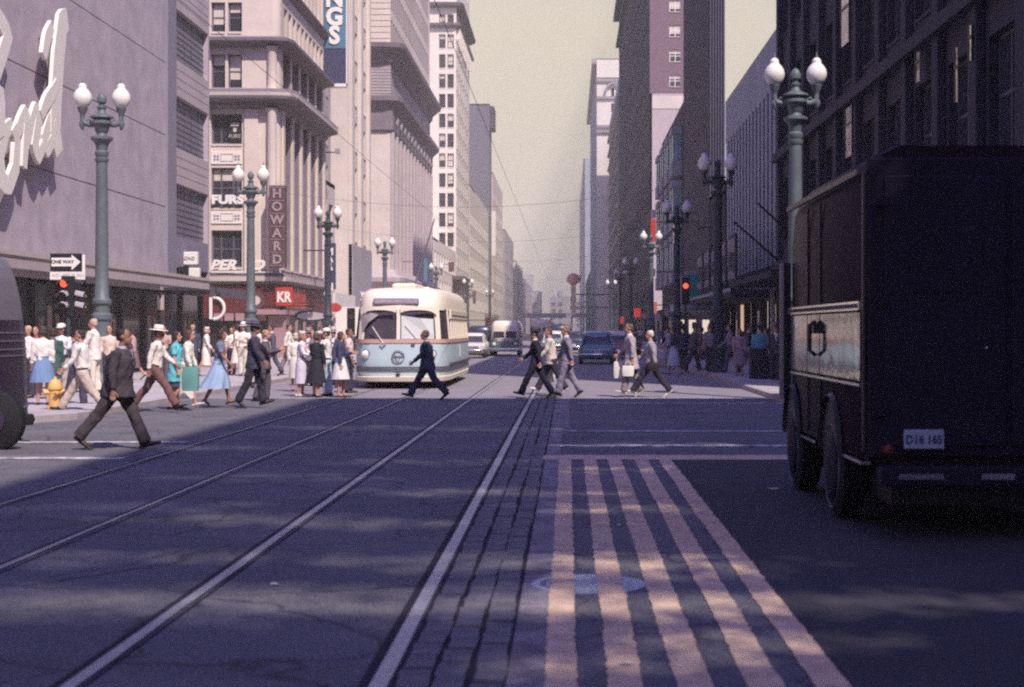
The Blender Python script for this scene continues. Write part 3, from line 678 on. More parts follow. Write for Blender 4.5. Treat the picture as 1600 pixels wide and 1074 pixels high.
for i in range(12): link('medallion', medal, B, (BL+.36, Y3+2.0+i*3.32, 21.2))
brk = MB(); brk.prism([(0, 0), (0, -1.3), (.25, -1.2), (.5, -.5), (.95, -.1), (.95, 0)], -.22, .22, M_GRST); brk = brk.mesh('bracket')
for i in range(24): link('bracket', brk, B, (BL+.03, Y3+.9+i*1.66, 27.4))
b = MB()
for i in range(30): b.box(-36, BL+.001, Y3-.05, Y3-.001, 28.7+i*.55, 29.1+i*.55, M_CREAM2)
b.obj('rusticated_band', B)
bx('shop_floor', B, M_GLASSD, (BL-.3, BL+.0, Y3+.3, Y3+L3, 0, 5.1))
for i in range(13): bx('shop_pier', B, M_SPAN, (BL+.001, BL+.35, Y3+.05+i*3.32, Y3+.75+i*3.32, 0, 5.2))

# --- white tower
Y4, L4 = 226, 30
B = building('tall white terracotta tower with paired windows at left of the sky gap')
H4 = 62; kx = Y4/F
fl4 = [(zz_(22+i*31.0+12, Y4)-1.0, zz_(22+i*31.0+12, Y4)+1.05) for i in range(13, -1, -1)]
fl4 = [(a, c) for a, c in fl4 if a > 9]+[(51.6, 53.6), (55, 57)]
W0 = (686-HX)*kx+40; wd = 10*kx; W1 = (699-HX)*kx+40
facade(B, -40, Y4, 0, 40+BL, H4, [(W0-6, W0-6+wd), (W1-6, W1-6+wd), (W0, W0+wd), (W1, W1+wd)], fl4, M_WHITE, .35, 'm', fr=M_FRAME, blinds=.3, z0=0, name='camera_side_wall')
facade(B, BL, Y4, 90, L4, H4, [(1.5+i*4.6, 2.6+i*4.6) for i in range(6)]+[], fl4, M_WHITE, .35, 'm', blinds=.4, z0=0, name='street_side_wall')
core(B, -40, BL, Y4, Y4+L4, H4, M_WHITE, (0, .5, .45, 0))
def corn4(z, prof, m=M_WHITE): return cornice(B, z, prof, m, x0=-40, y1=Y4+L4, xc_=BL, yc_=Y4)
corn4(zz_(44, Y4), [(.02, 0), (.7, .3), (.8, .6), (.02, .8)], M_SOOTSHADE); corn4(zz_(13, Y4), [(.02, 0), (.9, .3), (1.1, .7), (.02, .9)], M_SOOTSHADE)
corn4(6.8, [(.02, 0), (.5, .3), (.6, .6), (.02, .8)])
for i in range(16): bx('bracket', B, M_WHITE, (BL+.0, BL+.6, Y4+.6+i*1.8, Y4+1.0+i*1.8, zz_(44, Y4)-1.6, zz_(44, Y4)-.02))
bx('entrance_porch', B, M_BROWN, (BL, BL+1.6, Y4-8, Y4+8, 8.8, 9.3), (BL+.2, BL+1.2, Y4-6, Y4+6, 6.9, 8.8))
B = building('low cream shop row in front of the white tower')
facade(B, -34, 184, 0, 34+BL, 13, [(16, 17)], [(8, 10)], M_WHITE, .2, 'm', z0=0, name='camera_side_wall')
facade(B, BL, 184, 90, 41, 13, [(1.5+i*4, 3.6+i*4) for i in range(10)], [(.5, 3.6), (6, 8), (9.5, 11.5)], M_WHITE, .35, 'm', name='street_side_wall')
core(B, -34, BL, 184, 225, 13, M_WHITE, (0, .45, .3, 0))
# --- beyond: dark slab and lower blocks
def block(label, Y, L, H, m, X=BL, side=1, depth=20, win=(1.4, 2.6), fh=3.6, blinds=.2, fr=None, face=True, x_far=None, z00=5, gl=None, n=None):
    B = building(label)
    nb = n or max(2, int((L-1)/(win[0]+win[1]))); fl = [(z00+i*fh, z00+i*fh+fh*.58) for i in range(int((H-z00-2)/fh))]
    gap = (L-nb*win[0])/nb; bs = [(gap/2+i*(win[0]+gap), gap/2+i*(win[0]+gap)+win[0]) for i in range(nb)]
    far = L > 60
    if side > 0:
        xo = X-depth if x_far is None else x_far
        facade(B, X, Y, 90, L, H, bs, fl, m, .35, 'm', gl=gl, blinds=blinds, name='street_side_wall', sub=False, fr=fr)
        facade(B, xo, Y, 0, X-xo, H, [(u, u+1.2) for u in [X-xo-2.2-k*2.6 for k in range(min(5, int((X-xo)/2.6)-1))][::-1]] if face else [(1, 1.01)], fl if face else [(3, 3.01)], m, .35, 'm', gl=gl, blinds=blinds, name='camera_side_wall', sub=False, panes=face)
        core(B, xo, X, Y, Y+L, H, m, (0, .5, .5, 0))
    else:
        xo = X+depth if x_far is None else x_far
        facade(B, X, Y+L, -90, L, H, bs, fl, m, .35, 'm', gl=gl, blinds=blinds, name='street_side_wall', sub=False, fr=fr)
        facade(B, X, Y, 0, xo-X, H, [(1.2+k*2.6, 2.4+k*2.6) for k in range(min(5, int((xo-X)/2.6)-1))] if face else [(1, 1.01)], fl if face else [(3, 3.01)], m, .35, 'm', gl=gl, blinds=blinds, name='camera_side_wall', sub=False, panes=face)
        core(B, X, xo, Y, Y+L, H, m, (.5, 0, .5, 0))
    return B
block('mid height cream block just beyond the white tower', 257, 60, 26, M_WHITE, blinds=.3)
Bd = block('dark slate slab tower rising alone left of the sky gap', 322, 8, 49, mat('blue_slate', (.13, .125, .16), .8), fh=3.4, x_far=-27, face=False, win=(1, 1.6)); bx('roof_ledge', Bd, M_SLATED, (BL+.001, BL+.9, 322, 330, 44, 48.5))
bx('roof_mast', Bd, M_GRST, (-23, -22.9, 325, 325.1, 49, 60))
block('pale lower block behind the slate tower with stepped roof', 335, 50, 36, M_CREAM2, blinds=.3)
block('grey block with flat roof in the far left row', 388, 60, 27, M_GRST, X=-16)
block('pale block in the far left row nearest the street end', 452, 70, 22, M_WHITE, X=-15.5)
block('far pinkish block closing the left row', 560, 120, 20, M_SPAN, X=-16)
# ------------------------------------------------------------------ right row, in shade
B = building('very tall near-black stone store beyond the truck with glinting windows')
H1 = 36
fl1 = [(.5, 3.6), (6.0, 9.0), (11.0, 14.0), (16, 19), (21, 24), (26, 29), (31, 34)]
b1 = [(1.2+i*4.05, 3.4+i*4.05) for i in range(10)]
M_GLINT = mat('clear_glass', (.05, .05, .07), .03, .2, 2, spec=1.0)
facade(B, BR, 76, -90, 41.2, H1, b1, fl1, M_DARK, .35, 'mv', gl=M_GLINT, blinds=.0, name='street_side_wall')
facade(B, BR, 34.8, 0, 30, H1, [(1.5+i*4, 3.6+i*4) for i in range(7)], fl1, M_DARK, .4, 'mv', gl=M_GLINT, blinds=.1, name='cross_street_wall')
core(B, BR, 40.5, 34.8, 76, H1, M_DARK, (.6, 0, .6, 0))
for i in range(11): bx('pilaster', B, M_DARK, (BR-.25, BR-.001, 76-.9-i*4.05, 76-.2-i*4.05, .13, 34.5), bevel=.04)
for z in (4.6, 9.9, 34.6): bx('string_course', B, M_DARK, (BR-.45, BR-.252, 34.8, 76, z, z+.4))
M_MIR = mat('bright_reflecting_glass', (.50, .48, .47), .08, .35, 1.5, metal=1, bump=.4, fine=3)
for px0, px1, py0, py1 in ((1327, 1338, -20, 70), (1334, 1343, 165, 245), (1447, 1453, 80, 128), (1510, 1514, 75, 160), (1532, 1536, 40, 95)):
    ya, yb = BR*F/(px1-HX), BR*F/(px0-HX); ym_ = (ya+yb)/2; b = MB(); b.box(-.012, .0, -(yb-ya)/2, (yb-ya)/2, EYE+(HY-py1)*ym_/F, EYE+(HY-py0)*ym_/F, M_MIR); o = b.obj('glinting_pane', B, 0, (BR-.28, ym_, 0)); o.rotation_euler[2] = R(1.5); h0, h1 = EYE+(HY-py1)*ym_/F, EYE+(HY-py0)*ym_/F; hw_ = (yb-ya)/2
    bx('sash_bar', o, M_BLACK, (-.03, -.013, -hw_, hw_, h0+(h1-h0)*.62, h0+(h1-h0)*.62+.09), (-.03, -.013, -hw_-.06, -hw_, h0, h1), (-.03, -.013, hw_, hw_+.06, h0, h1))
cn = bx('canopy', B, M_DARK2, (BR-2.6, BR-.46, 60, 75.5, 3.75, 4.0))
bx('canopy_post', B, M_LETW, (BR-.6, BR-.45, 75.0, 75.2, .13, 3.7))
# ribbed store
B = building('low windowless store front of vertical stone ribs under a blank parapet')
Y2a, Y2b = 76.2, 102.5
bx('parapet', B, M_SLATE, (BR, BR+.5, Y2a, Y2b, 14.1, 16.9)); bx('shell', B, M_SLATE, (BR+.5, BR+16, Y2a, Y2b, 0, 16.85)); bx('recess', B, M_JOINT, (BR+.05, BR+.49, Y2a, Y2b, 4.6, 14.1))  # near-black strips behind shallow ribs stand in for shaded gaps
rib = MB(); rib.box(0, .049, 0, .86, 5.0, 14.098, M_SLATE); rib = rib.mesh('rib')
for i in range(16): link('rib', rib, B, (BR, Y2a+.12+i*1.63, 0))
cp = bx('canopy', B, M_DARK2, (BR-2.4, BR+.34, Y2a+.3, Y2b, 3.3, 3.7)); bx('canopy_edge', cp, M_SLATE, (BR-2.44, BR-2.401, Y2a+.3, Y2b, 3.6, 3.78))
M_LITW = mat('lit_shop_window', (.5, .3, .2), .5, .5, .6, emit=(1, .62, .42), estr=.55)
M_LITC = mat('lit_window_pale', (.6, .5, .4), .5, .4, .6, emit=(1, .85, .65), estr=.75)
for i in range(7):
    y = Y2a+.6+i*3.7; w_ = bx('shop_window', B, (M_GLASS, M_LITC, M_GLASS, M_LITC, M_LITW, M_GLASS, M_GLASS)[i], (BR+.1, BR+.34, y, y+(1.2 if i in (1, 3) else 2.9), 1.6 if i in (1, 3, 4) else .4, 3.2)); bx('pier', B, M_DARK, (BR-.05, BR+.345, y+3.0, y+3.6, .1, 3.28))
posters = MB()
for i in range(5):
    y = Y2a+2+i*4.8; o = bx('poster_panel', B, M_DARK, (BR-2.0, BR-1.9, y, y+3.3, 4.1, 6.6)); b = MB()
    for q in range(6): b.box(BR-2.05, BR-2.001, y+.3+q*.48, y+.55+q*.48, 5.6+rnd.random()*.2, 6.2+rnd.random()*.3, M_SPAN); b.box(BR-2.05, BR-2.001, y+.3+q*.48, y+.5+q*.48, 4.3, 4.6+rnd.random()*.2, M_SPAN)
    b.obj('lettering', o)
# slab tower
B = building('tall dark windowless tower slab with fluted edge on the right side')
M_FLUTE = mat('shaded_fluting', (.075, .07, .10), .8)  # front edge shaded by its colour, though the sun strikes it
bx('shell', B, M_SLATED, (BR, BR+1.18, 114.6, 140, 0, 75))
for i in range(6): bx('fluting', B, M_FLUTE, (BR+.04+i*.2, BR+.15+i*.2, 114.35, 114.6, 0, 74))
facade(B, BR-.005, 140, -90, 25.4, 75, [(1.5+i*4.8, 3.0+i*4.8) for i in range(5)], [(6+i*3.8, 8.2+i*3.8) for i in range(17)], M_SLATED, .2, 'm', gl=M_GLASSD, blinds=.04, name='street_side_wall', sub=False)
B = building('dark theatre building between the ribbed store and the tower slab')
facade(B, BR, 114.3, -90, 11.6, 11.5, [(1+i*3.5, 3+i*3.5) for i in range(3)], [(5, 8)], M_DARK2, .3, 'm', name='street_side_wall'); core(B, BR, BR+12, 102.7, 114.3, 11.5, M_DARK2, (.5, 0, 0, 0))
# bay windowed block
B = building('dark low block with projecting bay windows beside the brick tower')
facade(B, BR, 172, -90, 31.5, 22.5, [(1.5+i*5.2, 4+i*5.2) for i in range(6)], [(1, 3.5)], M_SLATED, .3, 'm', name='street_side_wall'); core(B, BR, BR+4.5, 140.4, 172, 22.5, M_SLATE, (.5, 0, 0, 0))
M_BAYG = mat('bay_glass_glint', (.26, .36, .42), .15, .3, 1)  # pale reflection painted into the pane colour
for k_ in range(4):
    for j in range(3):
        y = 142.5+k_*7.6; z = 6+j*5; bw = bx('bay', B, M_SLATE, (BR-.9, BR-.001, y, y+4.4, z, z+1.3), (BR-.9, BR-.001, y, y+4.4, z+3.9, z+4.5)); bx('pane', bw, M_BAYG, (BR-.8, BR-.01, y+.15, y+4.25, z+1.301, z+3.899)); bx('mullion', bw, M_SLATE, (BR-.84, BR-.801, y+1.4, y+1.6, z+1.3, z+3.9), (BR-.84, BR-.801, y+2.8, y+3.0, z+1.3, z+3.9))
M_BRICK = brick_mat('purple_brick', (.20, .12, .14), (.16, .09, .115), (.24, .2, .21), 2.2)
# brick tower
Y5 = 198; k5 = Y5/F
B = building('red brick tower with white framed windows above a pale lower wall')
W0 = (1046-HX)*k5-BR
facade(B, BR, Y5, 0, 9, 60, [(W0, W0+18*k5), (W0+3.6, W0+3.6+18*k5)], [(zz_(136-j*39, Y5), zz_(117-j*39, Y5)) for j in range(8)], M_BRICK, .25, 'mv', fr=M_LETW, blinds=1, z0=zz_(146, Y5), name='camera_side_wall')
bx('lower_wall', B, M_SPAN, (BR+.3, BR+9, Y5+.02, Y5+1, 0, zz_(146, Y5)-.01)); bx('stone_band', B, M_CREAM2, (BR+.3, BR+9, Y5-.05, Y5+.01, zz_(170, Y5), zz_(150, Y5)))
facade(B, BR, Y5+60, -90, 60, 60, [(1.5+i*4.9, 3.2+i*4.9) for i in range(12)], [(5+i*4, 7.4+i*4) for i in range(13)], M_DARK2, .35, 'm', gl=M_GLASSD, blinds=.03, name='street_side_wall', sub=False)
core(B, BR, BR+9, Y5+.5, Y5+60, 60, M_BRICK, (.5, 0, .3, 0))
# tall dark block
B = building('sheer dark office block whose roofline tops the right row')
facade(B, BR, 258.3+60, -90, 60, 68, [(1.5+i*4.9, 3.2+i*4.9) for i in range(12)], [(6+i*4, 8.4+i*4) for i in range(15)], M_DARK2, .35, 'm', gl=M_GLASSD, blinds=.03, name='street_side_wall', sub=False)
core(B, BR, BR+13, 258.3, 318.3, 68, M_DARK2, (.5, 0, .0, 0)); bx('cornice', B, M_DARK, (BR-1.2, BR-.001, 258.3, 318.3, 65.4, 66.2)); bx('cornice', B, M_DARK, (BR-.7, BR-.001, 258.3, 318.3, 60, 60.5))
B = building('banded office block with pale floor lines stepping down the right row')
facade(B, BR, 318.5+78, -90, 78, 54, [(1+i*3.85, 4+i*3.85) for i in range(20)], [(6+i*3.7, 8.7+i*3.7) for i in range(12)], M_SLATE, .5, '', gl=M_GLASSD, blinds=.0, name='street_side_wall', panes=False)
core(B, BR, BR+16, 318.5, 396.5, 54, M_SLATE, (.6, 0, .0, 0))
for i in range(13): bx('floor_band', B, M_CREAM2, (BR-.5, BR-.001, 318.5, 396.5, 5.2+i*3.7, 5.6+i*3.7))
# white lit block with arched window
Y6 = 405; XR6 = 7.5; k6 = Y6/F
B = building('white sunlit tower with arched top window at right of the sky gap')
H6 = zz_(92, Y6); b = MB()
facade(B, XR6, Y6, 0, 12, H6, [((955-HX)*k6-XR6, (960-HX)*k6-XR6), (3.2, 4.6)], [(zz_(150+i*24, Y6), zz_(138+i*24, Y6)) for i in range(14, -1, -1)], M_WHITE, .4, 'm', blinds=.1, z0=0, name='camera_side_wall')
facade(B, XR6, Y6+120, -90, 120, H6, [(2+i*5, 4+i*5) for i in range(23)], [(6+i*4.5, 9+i*4.5) for i in range(14)], M_SLATE, .4, 'm', gl=M_GLASSD, blinds=.05, name='street_side_wall', panes=False)
core(B, XR6, XR6+12, Y6, Y6+120, H6, M_WHITE, (.5, 0, .5, 0))
for py in (128, 155, 200, 208): bx('string_course', B, M_GRST, (XR6-.02, XR6+12, Y6-.6, Y6-.001, zz_(py, Y6), zz_(py, Y6)+.7))
bx('cornice', B, M_GRST, (XR6-1.2, XR6-.03, Y6-.6, Y6+120, H6-1.4, H6)); bx('parapet', B, M_WHITE, (XR6, XR6+12, Y6-.5, Y6-.002, H6-5, H6-.3))
ar = MB(); ar.tube([(math.cos(a)*2.2, 0, math.sin(a)*2.2) for a in [math.pi*i/12 for i in range(13)]], .35, 8, M_GRST); ar.obj('arch', B, 40, (XR6+4.6, Y6-.7, zz_(144, Y6)))
B = building('far dark slab tower edging the sky gap on the right')
facade(B, 7.2, 980, -90, 260, 82, [(3+i*10, 7+i*10) for i in range(25)], [(6+i*6, 10+i*6) for i in range(12)], M_SLATE, .4, '', gl=M_GLASSD, name='street_side_wall', panes=False); core(B, 7.2, 30, 720, 980, 82, M_SLATE, (.5, 0, 0, 0))
block('dark block with fire stairs low in the right row', 530, 150, 22, M_DARK2, X=7.6, side=-1, blinds=0, win=(3, 4))
# far end of the street
for i, (x, Y, w_, h, lab) in enumerate(((-38, 900, 22, 24, 'hazy flat roofed block at the left of the street end'), (-14, 1150, 16, 26, 'hazy narrow block standing at the street end'), (-70, 1300, 40, 48, 'hazy broad block rising behind the left row'), (6, 1400, 26, 30, 'hazy low block at the right of the street end'), (-50, 1050, 12, 40, 'hazy block with roof tank beyond the left row'))):
    B = building(lab); facade(B, x, Y, 0, w_, h, [(1.5+k*5, 4.5+k*5) for k in range(int((w_-2)/5))], [(4+k*5, 7+k*5) for k in range(int((h-5)/5))], M_GRST, .4, '', panes=False, name='camera_side_wall'); core(B, x, x+w_, Y, Y+30, h, M_GRST, (0, 0, .5, 0))
    b = MB(); b.lathe([(2.2, h), (2.2, h+4), (.2, h+6)], 14, M_GRST, T3(x+w_/2, Y+6)); b.obj('roof_tank', B, 40)
# elevated railway crossing the street
B = thing('elevated_railway', 'low dark elevated railway structure crossing the far street end', 'viaduct')
bx('deck', B, M_GRST, (-60, 40, 560, 568, 6.0, 7.6)); b = MB()
for i in range(20): b.box(-60+i*5, -59.7+i*5, 559.6, 559.99, 7.6, 9, M_GRST)
b.obj('railing', B)
for x in (-14, -6.5, 1, 7): bx('column', B, M_GRST, (x, x+.6, 560.2, 561, 0, 5.99))
# --- buildings behind the camera that shade the crossing
HA = 40.0; YA = 8.9; ZR = 11.8
B = building('low dark corner store on the near right, behind the camera, under an added light-shaping screen')
facade(B, BR, YA, -90, 60, ZR, [(1.2+i*4.2, 3.4+i*4.2) for i in range(14)], [(5, 8.6)], M_DARK2, .4, 'm', blinds=.2, name='street_side_wall', panes=False)
bx('shell', B, M_DARK2, (BR+.5, 60, YA-90, YA, 0, ZR))
# made-up screen on its roof, holes shaped to throw sun spots on the road
hb = MB(); ca, cb = -SH.x/math.tan(R(EL)), SH.y/math.tan(R(EL))
gobs = [(360, 812, 1.0, .55, .6), (560, 818, .8, .45, .45), (700, 768, 1.0, .45, .5), (820, 772, .8, .4, .45), (250, 872, 1.5, .5, .4), (110, 945, 1.2, .6, .5), (340, 935, 1.4, .55, .5), (600, 945, 1.3, .5, .5), (760, 952, 1.1, .5, .45), (900, 935, .9, .5, .4),
        (960, 795, .9, .5, .4), (1030, 885, .9, .6, .55), (760, 880, .9, .5, .35), (1180, 693, 1.4, .5, .75), (1060, 735, 1.6, .5, .4), (1290, 938, 1.1, .45, .55), (1450, 940, 1.2, .45, .6), (650, 722, 1.6, .6, .3), (430, 745, 1.4, .6, .3), (980, 697, 1.3, .4, .4), (900, 1040, .6, .4, .5), (1190, 1000, .7, .5, .5),
        (560, 668, 1.8, .7, .35), (760, 672, 1.5, .6, .25), (180, 790, 1.2, .5, .35), (1150, 655, 1.6, .6, .25), (960, 650, 1.6, .6, .25), (300, 700, 1.5, .6, .35)]
gb = [(G(px, py), wx, wy, q) for px, py, wx, wy, q in gobs]
def lit(x, y): return min(.66, .62*sum(q*math.exp(-((x-g_.x)/wx)**2*.95-((y-g_.y)/wy)**2*1.9) for g_, wx, wy, q in gb))
def hp(x, y): z = (BR-x)/ca; return (BR+.05, y-cb*z, z)
cs = .09; xa0, xa1, ya0, ya1 = BR-ca*HA, BR-ca*ZR, 5.6, 38.5
nx, ny = int((xa1-xa0)/cs), int((ya1-ya0)/cs); hr = random.Random(11); dx_, dy_ = (xa1-xa0)/nx, (ya1-ya0)/ny
for i in range(nx):
    x0 = xa0+i*dx_; run = None
    for j in range(ny+1):
        y0 = ya0+j*dy_; open_ = j == ny or hp(x0, y0+dy_)[1] > YA or (lambda l: l > .05 and hr.random() < l)(lit(x0+dx_/2, y0+dy_/2))
        if open_:
            if run is not None: hb.quad(hp(x0, run), hp(x0+dx_, run), hp(x0+dx_, y0), hp(x0, y0), M_DARK2); run = None
        elif run is None: run = y0
z0_, z1_ = ZR, HA
hb.quad((BR+.05, -75, z0_), (BR+.05, ya0-cb*z0_, z0_), (BR+.05, ya0-cb*z1_, z1_), (BR+.05, -75, z1_), M_DARK2)
hb.box(BR+.05, 60, YA-.05, YA, z0_+.005, z1_, M_DARK2)
tag(hb.obj('sun_spot_screen', B), kind='stuff')
B = building('tall pale stone block on the near left of the crossing, behind the camera')
facade(B, BL, -65, 90, 60, 34, [(1.2+i*4.2, 3.4+i*4.2) for i in range(14)], [(5+i*4.2, 7.6+i*4.2) for i in range(6)], M_CREAM2, .4, 'm', blinds=.2, name='street_side_wall', panes=False)
bx('shell', B, M_CREAM2, (-60, BL-.5, -65, -5, 0, 34))
# ------------------------------------------------------------------ street lamps
def make_lamp(gm):
    r = thing('street_lamp', 'x', 'street lamp')
    b = MB(); b.lathe([(.36, 0), (.36, .22), (.29, .34), (.26, .5), (.235, 1.78), (.285, 1.84), (.285, 1.96), (.21, 2.02)], 12, gm); b.obj('pedestal', r, 30)
    b = MB(); b.lathe([(.20, 2.0), (.20, 2.2), (.255, 2.26), (.255, 2.34), (.185, 2.42), (.172, 3.2), (.145, 5.95), (.145, 6.0)], 20, gm); b.obj('shaft', r, 40)
    b = MB(); b.lathe([(.16, 5.99), (.175, 6.02), (.175, 6.09), (.14, 6.11), (.175, 6.18), (.175, 6.25), (.14, 6.29), (.16, 6.42), (.2, 6.5), (.285, 6.58), (.285, 6.64), (.15, 6.68), (.13, 6.74), (.17, 6.8), (.19, 6.9), (.28, 6.99), (.28, 7.05), (.19, 7.1), (.31, 7.15), (.3, 7.19), (.13, 7.26), (.09, 7.36), (.12, 7.4), (.12, 7.44), (.07, 7.47), (.07, 7.52), (.12, 7.56), (.13, 7.66), (.09, 7.76), (.02, 7.82)], 20, gm); b.obj('capital', r, 40)
    for s in (-1, 1):
        a = MB(); a.tube([(s*.18, 0, 7.0), (s*.32, 0, 6.97), (s*.44, 0, 7.0), (s*.5, 0, 7.08), (s*.5, 0, 7.2)], [(.07, .09), .075, .07, .065, .06], 10, gm)
        a.tube([(s*.5, 0, 7.1), (s*.52, 0, 6.98), (s*.5, 0, 6.86), (s*.49, 0, 6.82)], [.05, .075, .04, .01], 8, gm)
        a.tube([(s*.25, 0, 7.05), (s*.36, 0, 7.12), (s*.4, 0, 7.05)], .02, 6, gm)
        ao = a.obj('arm', r, 50)
        cpm = MB(); cpm.lathe([(.06, 7.18), (.07, 7.26), (.115, 7.32), (.115, 7.36), (.13, 7.38), (.13, 7.42)], 18, gm, T3(s*.5, 0, 0)); cpm.obj('cup', ao, 40)
        g = MB(); g.lathe([(.12, 7.42), (.19, 7.5), (.235, 7.6), (.245, 7.68), (.225, 7.78), (.17, 7.87), (.115, 7.92), (.105, 7.94), (.115, 7.96), (.10, 8.01), (.065, 8.05), (.05, 8.06)], 24, M_OPAL, T3(s*.5, 0, 0)); go = g.obj('globe', r, 60)
        q = MB(); q.lathe([(.035, 8.06), (.035, 8.08), (.02, 8.12), (.006, 8.2)], 10, gm, T3(s*.5, 0, 0)); q.obj('finial', go, 40)
    return r
lampG = make_lamp(M_GREEN); lampD = None
LL = [(-12.3, 40.5, 'nearest green double globe lamp, against the pink stone store'), (-12.55, 60.7, 'green double globe lamp in front of the cream corner building'), (-12.6, 80.5, 'dark double globe lamp beside the MARTIN sign'), (-12.9, 108, 'double globe lamp just above the streetcar roof at its left'), (-12.9, 150, 'small double globe lamp right of the streetcar roof pole'), (-12.8, 196, 'distant double globe lamp standing over the streetcar rear'), (-12.8, 250, 'far tiny double globe lamp past the streetcar on the left'),
      (5.43, 36.7, 'near green double globe lamp rising behind the dark truck'), (5.5, 56.5, 'dark double globe lamp before the ribbed store front'), (5.45, 77, 'double globe lamp before the bay windowed dark block'), (5.45, 101, 'slim double globe lamp next to the red vertical banner sign'), (5.6, 138, 'faint double globe lamp left of the red banner sign'), (5.6, 165, 'far double globe lamp low against the dark office block'), (5.6, 200, 'farthest double globe lamp in the right row')]
for i, (x, y, lab) in enumerate(LL):
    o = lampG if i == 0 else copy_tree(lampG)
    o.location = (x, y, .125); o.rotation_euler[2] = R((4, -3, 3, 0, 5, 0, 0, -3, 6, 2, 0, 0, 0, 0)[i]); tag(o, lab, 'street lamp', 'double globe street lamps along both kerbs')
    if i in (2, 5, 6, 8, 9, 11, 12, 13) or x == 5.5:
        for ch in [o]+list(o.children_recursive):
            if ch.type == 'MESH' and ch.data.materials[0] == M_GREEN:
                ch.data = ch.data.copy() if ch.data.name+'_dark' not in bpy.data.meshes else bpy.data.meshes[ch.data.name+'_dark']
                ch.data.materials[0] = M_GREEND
# traffic signal with one-way plate
g = P(107, 500, 39.6)
s = thing('traffic_signal', 'traffic signal with glowing red lens on a thin pole by the near left corner', 'traffic light', (g.x, 39.6, .125))
b = MB(); b.lathe([(.16, 0), (.16, .12), (.07, .2), (.06, .5), (.055, 2.55)], 14, M_GREEND); b.obj('pole', s, 40)
M_LENS = mat('red_lens', (.8, .06, .03), .3, .05, 3, emit=(1, .10, .04), estr=1.6); M_LENSD = mat('dark_lens', (.06, .05, .03), .3, .1, 3)
for zc_ in (2.86,):
    hd = MB(); hd.box(-.15, .19, -.12, .12, 1.95, 2.95, M_BLACK); h = hd.obj('signal_head', s, bevel=.02)
    for i, z in enumerate((2.76, 2.46, 2.18)):
        for (dx, dy, rz) in ((-.02, -.122, 0), (.20, 0, 90)):
            l = MB(); l.lathe([(.1, 0), (.09, .02)], 16, M_LENS if (i == 0 and rz == 0) else M_LENSD, T3(dx-(.06 if rz == 0 else 0), dy, z, R(rz)) @ Matrix.Rotation(R(90), 4, 'X')); l.obj('lens', h)
            v = MB(); pts_ = [(.13*math.cos(a), .13*math.sin(a)) for a in [math.pi*k/8 for k in range(9)]]
            vs = [(x, 0, q) for x, q in pts_]+[(x*1.05, -.22, q-.05) for x, q in pts_]
            v.add(vs, [(k, k+1, 9+k+1, 9+k) for k in range(8)], M_GRST if i else M_BLACK, T3(dx-(.06 if rz == 0 else 0), dy, z, R(rz))); v.obj('visor', h)
s2 = thing('one_way_sign', 'white one way sign with black arrow on top of the traffic signal', 'sign', (g.x, 39.6, .125))
b = MB(); b.box(-.45, .36, -.06, -.03, 3.07, 3.53, M_BLACK); b.obj('plate', s2)
b = MB(); b.prism([(-.42, 3.2), (.1, 3.2), (.1, 3.1), (.33, 3.31), (.1, 3.5), (.1, 3.42), (-.42, 3.42)], -.066, -.0605, M_LETW); b.obj('arrow', s2)
text('ONE WAY', .125, (-.13, -.069, 3.31), s2, M_BLACK, extr=.002, bold=.004)
b = MB(); b.box(-.46, .44, -.05, -.02, 2.86, 3.06, M_LETW); b.box(.37, .44, -.05, -.02, 3.061, 3.5, M_LETW); b.box(-.02, .02, -.01, .03, 2.5, 3.4, M_GREEND); b.obj('lower_plate', s2)
text('NO LEFT TURN', .12, (0, -.053, 2.96), s2, M_GRST, extr=.002)
# other signals
for (px, py, Y, lab, left) in ((1071, 452, 62, 'red signal lamp on the dark right pavement beyond the crossing', 0), (549, 500, 62, 'thin dark signal post beside the streetcar at its left corner', 1)):
    a = P(px, py, Y); s = thing('traffic_signal', lab, 'traffic light', (a.x, Y, .125))
    b = MB(); b.lathe([(.12, 0), (.12, .1), (.05, .2), (.045, a.z+.3)], 12, M_BLACK); b.obj('pole', s, 40); h = bx('signal_head', s, M_BLACK, (-.16, .16, -.14, -.05, a.z-.75, a.z+.35), bevel=.02)
    l = MB(); l.lathe([(.11, 0), (.1, .02)], 16, M_LENS if not left else M_LENSD, T3(0, -.145, a.z) @ Matrix.Rotation(R(90), 4, 'X')); l.obj('lens', h)
# hydrant
g = G(86, 640, .125); s = thing('fire_hydrant', 'yellow fire hydrant on the left pavement near the bus', 'fire hydrant', (g.x, g.y, .125), R(20)); s.scale = (1.05, 1.05, .95)
b = MB(); b.lathe([(.15, 0), (.15, .05), (.115, .07), (.11, .4), (.135, .42), (.135, .46)], 16, M_YELP); b.obj('barrel', s, 40)
b = MB(); b.lathe([(.13, .46), (.12, .53), (.08, .6), (.035, .63), (.03, .67), (.01, .68)], 16, M_YELP); b.obj('bonnet', s, 40)
for a in (0, 90, 180):
    b = MB(); b.lathe([(.055, .09), (.055, .17), (.07, .175), (.07, .2), (.03, .21)], 12, M_YELP, T3(0, 0, .36, R(a)) @ Matrix.Rotation(R(90), 4, 'Y')); b.obj('outlet', s, 40)

